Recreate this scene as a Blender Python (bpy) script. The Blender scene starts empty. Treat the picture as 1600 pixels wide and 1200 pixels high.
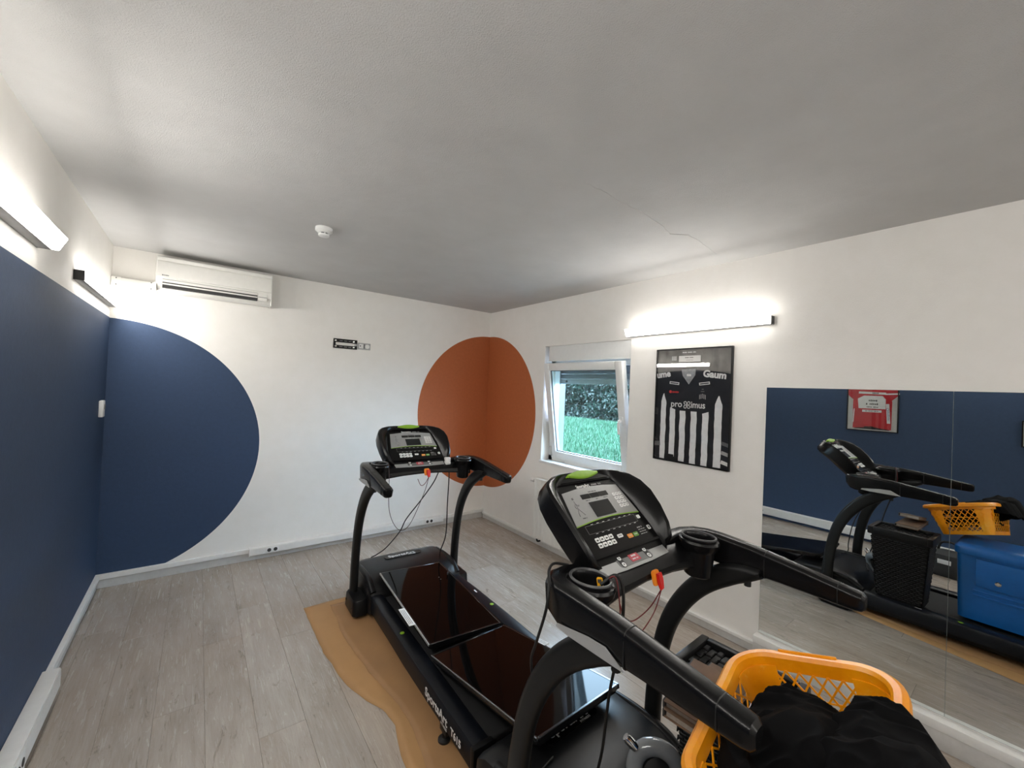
import bpy, bmesh, math, random
import numpy as np
from mathutils import Matrix, Vector, noise
random.seed(7); rng = np.random.default_rng(7)
scene = bpy.context.scene
COL = scene.collection
PI = math.pi

# ------------------------------------------------------------------ camera
F_PX, YAW, PITCH, ROLL, CAM_H = 636.0, 0.65563, 0.012618, 0.04286, 1.5757
R, D, L, H, REAR = 2.8225, 4.154, -0.534, 2.5, -2.6      # room: right, far, left, height, rear
fw = Vector((math.sin(YAW)*math.cos(PITCH), math.cos(YAW)*math.cos(PITCH), math.sin(PITCH)))
rt = Vector((math.cos(YAW), -math.sin(YAW), 0)); up = rt.cross(fw)
r2 = rt*math.cos(ROLL)+up*math.sin(ROLL); u2 = up*math.cos(ROLL)-rt*math.sin(ROLL)
cd = bpy.data.cameras.new('camera'); cam = bpy.data.objects.new('camera', cd); COL.objects.link(cam)
cd.sensor_fit = 'HORIZONTAL'; cd.sensor_width = 36.0; cd.lens = F_PX/1600*36.0; cd.clip_start = .02
cam.matrix_world = Matrix(((r2.x, u2.x, -fw.x, 0), (r2.y, u2.y, -fw.y, 0), (r2.z, u2.z, -fw.z, CAM_H), (0, 0, 0, 1)))
scene.camera = cam

# ------------------------------------------------------------------ world and exposure
world = bpy.data.worlds.new('overcast_sky'); scene.world = world; world.use_nodes = True
bg = world.node_tree.nodes['Background']
bg.inputs[0].default_value = (0.58, 0.71, 1.0, 1); bg.inputs[1].default_value = 34.0
LAMP_W, LAMP_SIDE = 56.0, 14.0      # strip lamps: front diffuser, translucent edges
vs = scene.view_settings
scene.display_settings.display_device = 'sRGB'
vs.view_transform = 'Standard'; vs.look = 'None'; vs.gamma = 1; vs.use_curve_mapping = False
vs.exposure = 0.0

# ------------------------------------------------------------------ materials
def srgb(r, g, b):
    f = lambda c: (c/255/12.92 if c/255 <= .04045 else ((c/255+.055)/1.055)**2.4)
    return (f(r), f(g), f(b), 1)
def newmat(name):
    m = bpy.data.materials.new(name); m.use_nodes = True
    nt = m.node_tree; return m, nt, nt.nodes['Principled BSDF']
def N(nt, t, **kw):
    n = nt.nodes.new(t)
    for k, v in kw.items(): setattr(n, k, v)
    return n
def coord(nt, kind='Object', scale=(1, 1, 1)):
    tc = N(nt, 'ShaderNodeTexCoord'); mp = N(nt, 'ShaderNodeMapping'); mp.inputs['Scale'].default_value = scale
    nt.links.new(tc.outputs[kind], mp.inputs[0]); return mp.outputs[0]
def ramp(nt, fac, stops):
    r = N(nt, 'ShaderNodeValToRGB'); e = r.color_ramp.elements
    while len(e) > 1: e.remove(e[-1])
    e[0].position, e[0].color = stops[0]
    for p, c in stops[1:]:
        k = e.new(p); k.color = c
    nt.links.new(fac, r.inputs[0]); return r.outputs[0]
def noise_n(nt, vec, scale, detail=4, rough=.6, dist=0):
    n = N(nt, 'ShaderNodeTexNoise'); n.inputs['Scale'].default_value = scale; n.inputs['Detail'].default_value = detail
    n.inputs['Roughness'].default_value = rough; n.inputs['Distortion'].default_value = dist
    nt.links.new(vec, n.inputs['Vector']); return n.outputs['Fac']
def bump(nt, bs, h, strength, dist=.002):
    b = N(nt, 'ShaderNodeBump'); b.inputs['Strength'].default_value = strength; b.inputs['Distance'].default_value = dist
    nt.links.new(h, b.inputs['Height']); nt.links.new(b.outputs[0], bs.inputs['Normal'])
def mixc(nt, fac, a, b, blend='MIX'):
    m = N(nt, 'ShaderNodeMix', data_type='RGBA', blend_type=blend)
    for i, v in ((0, fac), (6, a), (7, b)):
        if isinstance(v, (int, float, tuple)): m.inputs[i].default_value = v
        else: nt.links.new(v, m.inputs[i])
    return m.outputs[2]
def math_n(nt, op, a, b=None):
    m = N(nt, 'ShaderNodeMath', operation=op)
    for i, v in ((0, a), (1, b)):
        if v is None: continue
        if isinstance(v, (int, float)): m.inputs[i].default_value = v
        else: nt.links.new(v, m.inputs[i])
    return m.outputs[0]
MATS = {}
def plain(name, col, rough=.5, metal=0, var=.08, nscale=30, bmp=0, bscale=300, coat=0, spec=.5):
    """solid colour with slight procedural mottling and relief"""
    if name in MATS: return MATS[name]
    m, nt, bs = newmat(name); v = coord(nt)
    n = noise_n(nt, v, nscale)
    d = tuple(c*(1-var) for c in col[:3])+(1,); e = tuple(min(1, c*(1+var)) for c in col[:3])+(1,)
    nt.links.new(ramp(nt, n, [(.3, d), (.7, e)]), bs.inputs['Base Color'])
    bs.inputs['Roughness'].default_value = rough; bs.inputs['Metallic'].default_value = metal
    bs.inputs['Coat Weight'].default_value = coat; bs.inputs['Specular IOR Level'].default_value = spec
    if bmp: bump(nt, bs, noise_n(nt, v, bscale, 2), bmp, .001)
    MATS[name] = m; return m
def emit(name, col, s):
    m, nt, bs = newmat(name); bs.inputs['Base Color'].default_value = (.9, .9, .9, 1)
    bs.inputs['Emission Color'].default_value = col; bs.inputs['Emission Strength'].default_value = s
    v = coord(nt); n = noise_n(nt, v, 3); nt.links.new(ramp(nt, n, [(0, (.88, .88, .88, 1)), (1, (.92, .92, .92, 1))]), bs.inputs['Base Color'])
    return m
def glass_mat(name, tint=(1, 1, 1, 1), refl=1.0):
    m = bpy.data.materials.new(name); m.use_nodes = True; nt = m.node_tree
    nt.nodes.remove(nt.nodes['Principled BSDF']); out = nt.nodes['Material Output']
    t = N(nt, 'ShaderNodeBsdfTransparent'); t.inputs[0].default_value = tint
    g = N(nt, 'ShaderNodeBsdfGlossy'); g.inputs['Roughness'].default_value = .01
    ge = N(nt, 'ShaderNodeNewGeometry'); dt = N(nt, 'ShaderNodeVectorMath', operation='DOT_PRODUCT')
    nt.links.new(ge.outputs['Incoming'], dt.inputs[0]); nt.links.new(ge.outputs['Normal'], dt.inputs[1])
    sch = math_n(nt, 'POWER', math_n(nt, 'SUBTRACT', 1.0, math_n(nt, 'ABSOLUTE', dt.outputs['Value'])), 5.0)     # Schlick, same from both faces
    fr = math_n(nt, 'ADD', math_n(nt, 'MULTIPLY', sch, .96), .04)
    mx = N(nt, 'ShaderNodeMixShader'); nt.links.new(math_n(nt, 'MULTIPLY', fr, refl), mx.inputs[0])
    nt.links.new(t.outputs[0], mx.inputs[1]); nt.links.new(g.outputs[0], mx.inputs[2]); nt.links.new(mx.outputs[0], out.inputs[0])
    return m

WHITE = (.80, .785, .755, 1)
def wall_mat(name, paint=None):
    """rough white plaster; paint(nt, xyz sockets) -> list of (mask, colour) painted areas"""
    m, nt, bs = newmat(name); tc = N(nt, 'ShaderNodeTexCoord'); sp = N(nt, 'ShaderNodeSeparateXYZ')
    nt.links.new(tc.outputs['Object'], sp.inputs[0])
    n = noise_n(nt, tc.outputs['Object'], 9, 5)
    c = ramp(nt, n, [(.3, (.835, .815, .775, 1)), (.7, (.865, .845, .81, 1))])
    if paint:
        for mask, colr in paint(nt, sp.outputs):
            nn = noise_n(nt, tc.outputs['Object'], 40, 3)
            cc = ramp(nt, nn, [(.3, tuple(k*.94 for k in colr[:3])+(1,)), (.7, tuple(k*1.05 for k in colr[:3])+(1,))])
            c = mixc(nt, mask, c, cc)
    nt.links.new(c, bs.inputs['Base Color']); bs.inputs['Roughness'].default_value = .62
    bs.inputs['Specular IOR Level'].default_value = .35
    h = math_n(nt, 'ADD', noise_n(nt, tc.outputs['Object'], 160, 3), math_n(nt, 'MULTIPLY', noise_n(nt, tc.outputs['Object'], 25, 4), 1.2))
    bump(nt, bs, h, .22, .003); return m
BLUE = (.031, .058, .118, 1); ORANGE = (.43, .118, .037, 1)
def circ(nt, a, b, ca, cb, r):
    d = math_n(nt, 'SQRT', math_n(nt, 'ADD', math_n(nt, 'POWER', math_n(nt, 'SUBTRACT', a, ca), 2.0), math_n(nt, 'POWER', math_n(nt, 'SUBTRACT', b, cb), 2.0)))
    return math_n(nt, 'LESS_THAN', d, r)
M_WBACK = wall_mat('plaster_back', lambda nt, s: [(circ(nt, s[0], s[2], L, .997, .975), BLUE), (circ(nt, s[0], s[2], R, 1.292, .912), ORANGE)])
M_WRIGHT = wall_mat('plaster_right', lambda nt, s: [(circ(nt, s[1], s[2], D, 1.292, .912), ORANGE)])
M_WLEFT = wall_mat('plaster_left', lambda nt, s: [(math_n(nt, 'LESS_THAN', s[2], 1.974), BLUE)])
M_WALL = wall_mat('plaster_plain')
def ceiling_mat():
    m, nt, bs = newmat('textured_ceiling'); v = coord(nt)
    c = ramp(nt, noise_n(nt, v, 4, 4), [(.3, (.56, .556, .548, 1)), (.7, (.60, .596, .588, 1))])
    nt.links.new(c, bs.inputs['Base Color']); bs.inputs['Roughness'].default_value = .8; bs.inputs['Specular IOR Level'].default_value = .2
    h = math_n(nt, 'ADD', noise_n(nt, v, 210, 3, .7), math_n(nt, 'MULTIPLY', noise_n(nt, v, 6, 3), 2.0))
    bump(nt, bs, h, .55, .006); return m
def plank_mat():
    m, nt, bs = newmat('grey_oak_vinyl'); tc = N(nt, 'ShaderNodeTexCoord'); oi = N(nt, 'ShaderNodeObjectInfo')
    cb = N(nt, 'ShaderNodeCombineXYZ'); nt.links.new(math_n(nt, 'MULTIPLY', oi.outputs['Random'], 37.0), cb.inputs[0]); nt.links.new(math_n(nt, 'MULTIPLY', oi.outputs['Random'], 91.0), cb.inputs[1])
    ad = N(nt, 'ShaderNodeVectorMath', operation='ADD'); nt.links.new(tc.outputs['Object'], ad.inputs[0]); nt.links.new(cb.outputs[0], ad.inputs[1])
    def sc(s):
        mp = N(nt, 'ShaderNodeMapping'); mp.inputs['Scale'].default_value = s; nt.links.new(ad.outputs[0], mp.inputs[0]); return mp.outputs[0]
    g1 = noise_n(nt, sc((7, 1.0, 1)), 1.5, 6, .66, .9); g2 = noise_n(nt, sc((60, 3.2, 1)), 1.5, 5, .65, .3)
    w = noise_n(nt, sc((15, 3.2, 1)), 1.3, 6, .74, 1.6); big = noise_n(nt, sc((2.2, .9, 1)), 1.3, 3)
    c = ramp(nt, g1, [(.30, srgb(146, 133, 121)), (.48, srgb(177, 165, 154)), (.62, srgb(197, 187, 177)), (.8, srgb(166, 154, 142))])
    c = mixc(nt, .45, c, ramp(nt, g2, [(.3, srgb(142, 130, 118)), (.7, srgb(202, 193, 184))]))
    c = mixc(nt, ramp(nt, w, [(.60, (0, 0, 0, 1)), (.68, (.85, .85, .85, 1))]), c, srgb(218, 212, 204))      # worn limewash streaks
    c = mixc(nt, ramp(nt, w, [(.33, (.75, .75, .75, 1)), (.41, (0, 0, 0, 1))]), c, srgb(98, 87, 79))
    c = mixc(nt, 1.0, c, ramp(nt, oi.outputs['Random'], [(0, (.86, .85, .84, 1)), (.5, (1, 1, 1, 1)), (1, (1.0, .97, .94, 1))]), 'MULTIPLY')
    c = mixc(nt, .35, c, ramp(nt, big, [(.3, srgb(150, 139, 128)), (.7, srgb(199, 191, 183))]))
    nt.links.new(c, bs.inputs['Base Color']); c = mixc(nt, 1.0, c, (.86, .85, .84, 1), 'MULTIPLY'); nt.links.new(c, bs.inputs['Base Color']); bs.inputs['Specular IOR Level'].default_value = .5
    nt.links.new(ramp(nt, g2, [(.3, (.30, .30, .30, 1)), (.7, (.20, .20, .20, 1))]), bs.inputs['Roughness'])
    bump(nt, bs, math_n(nt, 'ADD', g2, w), .10, .002); return m
M_CEIL = ceiling_mat(); M_PLANK = plank_mat()
M_TRIM = plain('white_trim', (.78, .775, .75, 1), .42, var=.03)
M_TRIMG = plain('grey_white_skirting_shaded', (.56, .55, .53, 1), .45, var=.06)  # grey-white, darkened to carry the shade below the trunking
M_PVC = plain('white_upvc', (.80, .81, .80, 1), .28, var=.02)
M_ACW = plain('ac_white_plastic', (.80, .79, .75, 1), .35, var=.02)
M_ACD = plain('vent_dark', (.03, .03, .03, 1), .6)
M_BLK = plain('black_powder_coat', (.0065, .0066, .007, 1), .36, var=.2, bmp=.06, bscale=500, spec=.22)
M_PLB = plain('black_moulded_plastic', (.0050, .0050, .0055, 1), .27, var=.15, bmp=.04, bscale=700, spec=.24)
M_GLB = plain('black_gloss_plastic', (.0045, .0045, .005, 1), .18, var=.1, spec=.3)
M_UPR = plain('charcoal_tube_paint', (.0095, .0098, .0098, 1), .42, var=.1, bmp=.05, bscale=600, spec=.25)
M_RAIL = plain('dark_navy_rail', (.0045, .0055, .0085, 1), .36, var=.12, bmp=.1, bscale=900, spec=.28)
M_HOOD = plain('hood_plastic', (.0065, .0067, .0075, 1), .36, var=.12, bmp=.08, bscale=800, spec=.28)
M_BELT = plain('running_belt', (.0055, .0055, .006, 1), .7, var=.2, bmp=.3, bscale=400)
M_SIL = plain('silver_panel', (.36, .365, .36, 1), .33, .35, var=.03)
M_SIL2 = plain('silver_plate', (.42, .42, .415, 1), .4, .3, var=.04)
M_GRYP = plain('grey_inlay', (.13, .13, .13, 1), .4)
M_KEY = plain('key_white', (.82, .83, .82, 1), .5, var=.04)
M_KEYI = plain('key_legend', (.06, .06, .06, 1), .5)
M_SCR = plain('dark_display', (.012, .013, .013, 1), .15, var=.1)
M_LIME = plain('lime_green', (.22, .42, .02, 1), .45)
M_GREENK = plain('green_key', (.13, .30, .05, 1), .45); M_ORK = plain('orange_key', (.75, .28, .04, 1), .45)
M_RED = plain('red_plastic', (.62, .015, .012, 1), .35); M_REDD = plain('red_display', (.45, .03, .05, 1), .35)
M_ORA = plain('orange_plastic', (.85, .27, .015, 1), .4)
M_TXT = plain('white_print', (.75, .75, .74, 1), .5, var=.03)
M_CHR = plain('chrome', (.75, .75, .75, 1), .12, 1.0, var=.03)
M_RUB = plain('black_rubber', (.006, .006, .006, 1), .55)
M_TVS = plain('television_screen', (.0022, .002, .002, 1), .04, var=.05, spec=.09)
M_TVB = plain('television_bezel', (.006, .006, .007, 1), .18)
M_GREY = plain('glossy_grey_plastic', (.20, .21, .215, 1), .12, var=.05, coat=.4)
M_BLUEBOX = plain('blue_polypropylene', (.004, .105, .36, 1), .38, var=.06, bmp=.12, bscale=250)
def crate_mat():
    m, nt, bs = newmat('yellow_crate_plastic'); v = coord(nt)
    c = ramp(nt, noise_n(nt, v, 7, 5, .65), [(.32, (.80, .26, .002, 1)), (.5, (.90, .325, .003, 1)), (.64, (.94, .39, .010, 1)), (.78, (.92, .50, .10, 1))])
    c = mixc(nt, ramp(nt, noise_n(nt, v, 30, 5, .7), [(.6, (0, 0, 0, 1)), (.72, (.55, .55, .55, 1))]), c, (.92, .52, .12, 1))
    nt.links.new(c, bs.inputs['Base Color']); bs.inputs['Roughness'].default_value = .30
    bump(nt, bs, noise_n(nt, v, 60, 3), .12, .001); return m
M_CRATE = crate_mat()
M_CLOTH = plain('black_fabric', (.0038, .0038, .0042, 1), .85, var=.25, bmp=.4, bscale=900, spec=.08)
M_WICK = plain('black_resin_wicker', (.0055, .0055, .0058, 1), .40, var=.2, bmp=.15, bscale=400, spec=.25)
M_CARD = plain('brown_card', (.22, .135, .085, 1), .7, var=.12, nscale=18); M_PAGE = plain('page_edges', (.42, .36, .30, 1), .8, var=.12, nscale=80)
def kraft_mat(name, a, b):
    m, nt, bs = newmat(name); v = coord(nt)
    nt.links.new(ramp(nt, noise_n(nt, v, 3, 5, .6), [(.3, a), (.7, b)]), bs.inputs['Base Color'])
    bs.inputs['Roughness'].default_value = .62
    bump(nt, bs, math_n(nt, 'ADD', noise_n(nt, v, 350, 2), noise_n(nt, v, 4, 3)), .12, .004); return m
M_KRAFT = kraft_mat('kraft_paper', srgb(170, 130, 84), srgb(184, 142, 94)); M_KRAFT2 = kraft_mat('kraft_paper_darker', srgb(153, 115, 78), srgb(170, 129, 86))
M_GLASS = glass_mat('window_glass', (.86, .95, .92, 1)); M_PGLASS = glass_mat('picture_glass', (1, 1, 1, 1), .9)
M_LED = emit('led_diffuser', (1.0, .965, .91, 1), LAMP_W); M_LEDS = emit('led_diffuser_edge', (1.0, .965, .91, 1), LAMP_SIDE)
M_LAMPB = plain('lamp_black', (.012, .012, .012, 1), .4); M_LAMPG = plain('lamp_grey_metal', (.30, .30, .30, 1), .4, .3)
def mirror_mat():
    m, nt, bs = newmat('silvered_mirror'); v = coord(nt)
    nt.links.new(ramp(nt, noise_n(nt, v, 6), [(.3, (.80, .83, .82, 1)), (.7, (.82, .85, .84, 1))]), bs.inputs['Base Color'])
    bs.inputs['Metallic'].default_value = 1; bs.inputs['Roughness'].default_value = .004; return m
M_MIR = mirror_mat()

# ------------------------------------------------------------------ mesh helpers
def link(name, me, mat, parent=None, smooth=False):
    o = bpy.data.objects.new(name, me); COL.objects.link(o)
    if mat is not None and not me.materials: me.materials.append(mat)
    if parent is not None: o.parent = parent
    if smooth:
        me.polygons.foreach_set('use_smooth', [True]*len(me.polygons))
        if smooth != 'all': 
            try: me.set_sharp_from_angle(angle=math.radians(38))
            except Exception: pass
    return o
def bm_link(name, bm, mat, parent=None, smooth=False, mtx=None):
    bmesh.ops.recalc_face_normals(bm, faces=bm.faces[:])
    if mtx is not None: bm.transform(mtx)
    me = bpy.data.meshes.new(name); bm.to_mesh(me); bm.free()
    return link(name, me, mat, parent, smooth)
def pyd(name, v, f, mat, parent=None, smooth=False):
    me = bpy.data.meshes.new(name); me.from_pydata([tuple(p) for p in v], [], f); me.update()
    return link(name, me, mat, parent, smooth)
def box(bm, x0, x1, y0, y1, z0, z1, bev=0, seg=2, mtx=None):
    vs_ = [bm.verts.new((x, y, z)) for x in (x0, x1) for y in (y0, y1) for z in (z0, z1)]
    fs = [(0, 1, 3, 2), (4, 6, 7, 5), (0, 4, 5, 1), (2, 3, 7, 6), (0, 2, 6, 4), (1, 5, 7, 3)]
    faces = [bm.faces.new([vs_[i] for i in f]) for f in fs]
    if mtx is not None: bmesh.ops.transform(bm, matrix=mtx, verts=vs_)
    if bev:
        es = list({e for f in faces for e in f.edges})
        bmesh.ops.bevel(bm, geom=es, offset=bev, segments=seg, affect='EDGES', profile=.5)
def bx(name, x0, x1, y0, y1, z0, z1, mat, parent=None, bev=0, seg=2, mtx=None):
    bm = bmesh.new(); box(bm, min(x0, x1), max(x0, x1), min(y0, y1), max(y0, y1), min(z0, z1), max(z0, z1), bev, seg)
    return bm_link(name, bm, mat, parent, smooth=bool(bev), mtx=mtx)
def prism(bm, poly, h0, h1, mtx=None, bev=0):
    """polygon in xy extruded from z=h0 to h1"""
    a = [bm.verts.new((p[0], p[1], h0)) for p in poly]; b = [bm.verts.new((p[0], p[1], h1)) for p in poly]; n = len(poly)
    fs = [bm.faces.new(a[::-1]), bm.faces.new(b)]+[bm.faces.new((a[i], a[(i+1) % n], b[(i+1) % n], b[i])) for i in range(n)]
    if mtx is not None: bmesh.ops.transform(bm, matrix=mtx, verts=a+b)
    if bev: bmesh.ops.bevel(bm, geom=list({e for f in fs[:2] for e in f.edges}), offset=bev, segments=2, affect='EDGES')
def loft(bm, rings, cap=True, closed=True):
    rv = [[bm.verts.new(p) for p in r] for r in rings]; n = len(rings[0])
    for a, b in zip(rv[:-1], rv[1:]):
        for i in range(n if closed else n-1):
            bm.faces.new((a[i], a[(i+1) % n], b[(i+1) % n], b[i]))
    if cap and closed: bm.faces.new(rv[0][::-1]); bm.faces.new(rv[-1])
def catmull(pts, n=8):
    P = [Vector(p) for p in pts]; P = [2*P[0]-P[1]]+P+[2*P[-1]-P[-2]]; out = []
    for i in range(1, len(P)-2):
        for k in range(n):
            t = k/n; a, b, c, d = P[i-1:i+3]
            out.append(.5*((2*b)+(c-a)*t+(2*a-5*b+4*c-d)*t*t+(3*b-a-3*c+d)*t**3))
    out.append(P[-2]); return out
def tube(bm, pts, r, seg=8, smooth=6, flat=None):
    P = catmull(pts, smooth) if smooth else [Vector(p) for p in pts]
    rings = []; ref = Vector((0, 0, 1)); side = None
    for i, p in enumerate(P):
        t = (P[min(i+1, len(P)-1)]-P[max(i-1, 0)]).normalized()
        if side is None: side = t.cross(ref if abs(t.z) < .9 else Vector((1, 0, 0))).normalized()
        else: side = (side-t*side.dot(t)).normalized()
        upv = side.cross(t)
        rr_ = r(i/(len(P)-1)) if callable(r) else r
        rings.append([p+side*math.cos(2*PI*k/seg)*rr_+upv*math.sin(2*PI*k/seg)*rr_ for k in range(seg)])
    loft(bm, rings)
def cord(name, pts, r, mat, parent=None, seg=8):
    bm = bmesh.new(); tube(bm, pts, r, seg); return bm_link(name, bm, mat, parent, 'all')
def lathe(bm, prof, seg=24, mtx=None, cap=True):
    rings = [[(r*math.cos(2*PI*k/seg), r*math.sin(2*PI*k/seg), z) for k in range(seg)] for r, z in prof]
    st = len(bm.verts); loft(bm, rings, cap)
    if mtx is not None:
        bm.verts.ensure_lookup_table(); bmesh.ops.transform(bm, matrix=mtx, verts=bm.verts[st:])
def rrect(w, h, r, n=4, cx=0, cy=0):
    out = []
    for sx, sy, a0 in ((1, 1, 0), (-1, 1, PI/2), (-1, -1, PI), (1, -1, 1.5*PI)):
        for k in range(n+1):
            a = a0+PI/2*k/n; out.append((cx+sx*(w/2-r)+r*math.cos(a), cy+sy*(h/2-r)+r*math.sin(a)))
    return out
def frame_mtx(o, x, y):
    x = Vector(x).normalized(); y = Vector(y); y = (y-x*y.dot(x)).normalized(); z = x.cross(y)
    return Matrix(((x.x, y.x, z.x, o[0]), (x.y, y.y, z.y, o[1]), (x.z, y.z, z.z, o[2]), (0, 0, 0, 1)))
def text(name, body, size, mat, parent, mtx, align='CENTER', ext=.0004, sx=1, bold=0, shear=0, space=1):
    cu = bpy.data.curves.new(name, 'FONT'); cu.body = body; cu.size = size; cu.align_x = align; cu.align_y = 'CENTER'
    cu.extrude = ext; cu.offset = bold; cu.shear = shear; cu.space_character = space; cu.resolution_u = 3
    t = bpy.data.objects.new(name, cu); COL.objects.link(t)
    dg = bpy.context.evaluated_depsgraph_get(); dg.update()
    me = bpy.data.meshes.new_from_object(t.evaluated_get(dg)); bpy.data.objects.remove(t); bpy.data.curves.remove(cu)
    me.name = name; me.transform(mtx @ Matrix.Diagonal((sx, 1, 1, 1))); me.materials.clear()
    return link(name, me, mat, parent)
def fine_print(name, n, size, mat, parent, mtx, align='CENTER', sx=1):
    """print too small to read in the photograph: a row of n short strokes"""
    bm = bmesh.new(); w = size*.52*sx; x0 = -n*w/2 if align == 'CENTER' else 0
    for k in range(n):
        if k % 6 == 5: continue
        h = size*(.26 if k % 3 else .34); box(bm, x0+k*w+w*.12, x0+k*w+w*.84, -h, h, 0, .0004)
    return bm_link(name, bm, mat, parent, mtx=mtx)
def tag(o, label, cat, group=None, kind=None):
    if label: o['label'] = label
    if cat: o['category'] = cat
    if group: o['group'] = group
    if kind: o['kind'] = kind
    return o
def thing(name, label, cat, mtx=None, group=None):
    o = bpy.data.objects.new(name, None); COL.objects.link(o); o.empty_display_size = .1
    if mtx is not None: o.matrix_world = mtx
    return tag(o, label, cat, group)
def copy_tree(o, parent=None):
    c = o.copy(); COL.objects.link(c); c.parent = parent
    for ch in list(o.children): copy_tree(ch, c)
    return c
def S(o):
    o['kind'] = 'structure'; return o
def rigid(o, yaw): return Matrix.Translation(o) @ Matrix.Rotation(yaw, 4, 'Z')

# ------------------------------------------------------------------ room shell
T = .12
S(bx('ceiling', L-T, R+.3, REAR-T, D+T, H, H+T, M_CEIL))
S(bx('wall_back', L-T, R+.3, D, D+T, -.1, H, M_WBACK))
S(bx('wall_left', L-T, L, REAR-T, D, -.1, H, M_WLEFT))
S(bx('wall_rear', L, R+.3, REAR-T, REAR, -.1, H, M_WALL))
WY0, WY1, WZ0, WZ1 = 2.075, 3.13, .86, 2.03
bm = bmesh.new()
for (a, b, c, d) in ((REAR, WY0, -.1, H), (WY1, D, -.1, H), (WY0, WY1, -.1, WZ0), (WY0, WY1, WZ1, H)): box(bm, R, R+.30, a, b, c, d)
S(bm_link('wall_right', bm, M_WRIGHT))
# floor: screed with single vinyl planks lying on it
fl = S(bx('floor', L, R, REAR, D, -.10, -.006, plain('dark_joint', (.16, .145, .13, 1), .8)))
PWID, PLEN, GAP = .187, 1.24, .0004
nrow = int((R-L)/PWID)+1; off0 = -.662; meshes = {}; JOINT = {2: 3.26, 5: 2.06, 6: 2.80, 3: 2.45, 4: 2.96, 1: 2.2}
def plank_mesh(w, l):
    k = (round(w, 3), round(l, 3))
    if k not in meshes:
        bm = bmesh.new(); box(bm, GAP, w-GAP, GAP, l-GAP, -.006, 0.0)
        es = [e for e in bm.edges if all(abs(v.co.z) < 1e-6 for v in e.verts)]
        bmesh.ops.bevel(bm, geom=es, offset=.0007, segments=1, affect='EDGES')
        me = bpy.data.meshes.new('plank'); bm.to_mesh(me); bm.free(); me.materials.append(M_PLANK); meshes[k] = me
    return meshes[k]
for i in range(nrow+1):
    x0 = max(off0+i*PWID, L); x1 = min(off0+(i+1)*PWID, R)
    if x1-x0 < .01: continue
    y = JOINT.get(i, 1.0+((i*.47) % 1.0)*PLEN)-PLEN*6
    while y < D:
        a = max(y, REAR); b = min(y+PLEN, D)
        if b-a > .02:
            o = bpy.data.objects.new('plank', plank_mesh(x1-x0, b-a)); COL.objects.link(o); o.parent = fl; o.location = (x0, a, 0)
        y += PLEN
# skirtings
def skirting(name, axis, pos, sgn, a, b, h, t, lip):
    bm = bmesh.new()
    def bb(u0, u1, v0, v1, z0, z1):
        p, q_ = sorted((pos+sgn*u0, pos+sgn*u1))
        if axis == 'y': box(bm, v0, v1, p, q_, z0, z1, .002, 1)
        else: box(bm, p, q_, v0, v1, z0, z1, .002, 1)
    bb(0, t, a, b, 0, h); o = S(bm_link(name, bm, M_TRIMG))
    bm = bmesh.new(); bb(0, t+.012, a, b, h, h+lip); bm_link('top_moulding', bm, M_TRIM, o); return o
skirting('baseboard_back', 'y', D, -1, L, R, .066, .012, .036)
skirting('baseboard_left', 'x', L, 1, 2.88, D-.026, .066, .012, .036)
skirting('baseboard_rear', 'y', REAR, 1, L, R, .066, .012, .036)
skirting('baseboard_right', 'x', R, -1, 1.06, D-.026, .050, .014, .020)
b2 = S(bx('baseboard_right', R-.05, R, REAR+.03, 1.06, 0, .085, M_TRIMG, bev=.002))
bx('top_ledge', R-.055, R, REAR+.03, 1.06, .085, .128, M_TRIM, b2, .003)
# cable trunking with sockets
def trunking(name, axis, pos, sgn, a, b, z0, z1, t, sockets, label):
    if axis == 'y': mtx = frame_mtx((a, pos, z0), (1, 0, 0), (0, 0, 1))
    else: mtx = frame_mtx((pos, a, z0), (0, 1, 0), (0, 0, 1))
    r = thing(name, label, 'cable trunking', mtx); ln = b-a; h = z1-z0
    bm = bmesh.new(); box(bm, 0, ln, 0, h, 0.001, t, .004, 2); bm_link('duct', bm, M_TRIM, r, True)
    bm = bmesh.new(); box(bm, .004, ln-.004, .006, h-.006, t, t+.0025, .001, 1); bm_link('cover', bm, M_TRIM, r, True)
    bm = bmesh.new(); box(bm, -.003, .004, -.001, h+.001, .001, t+.004, .001, 1); bm_link('end_cap', bm, M_TRIM, r, True)
    for s in sockets:
        so = bx('socket', s-.05, s+.05, .007, h-.007, t+.0025, t+.006, M_PVC, r, .002)
        for dx in (-.024, .024):
            bm = bmesh.new(); lathe(bm, [(.0155, 0), (.0155, .0015), (.012, .0016), (.012, .001)], 16, Matrix.Translation((s+dx, h/2, t+.006)))
            bm_link('socket_hole', bm, M_ACD, so)
    return r
trunking('cable_trunking', 'y', D, -1, .405, 2.262, .046, .108, .048, (.17, 1.68), 'long white cable trunking with two double sockets along the back wall')
r = trunking('cable_trunking', 'x', L, 1, -1.6, 2.88, .04, .135, .062, (3.9,), 'thick white cable trunking along the foot of the blue wall')

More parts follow.
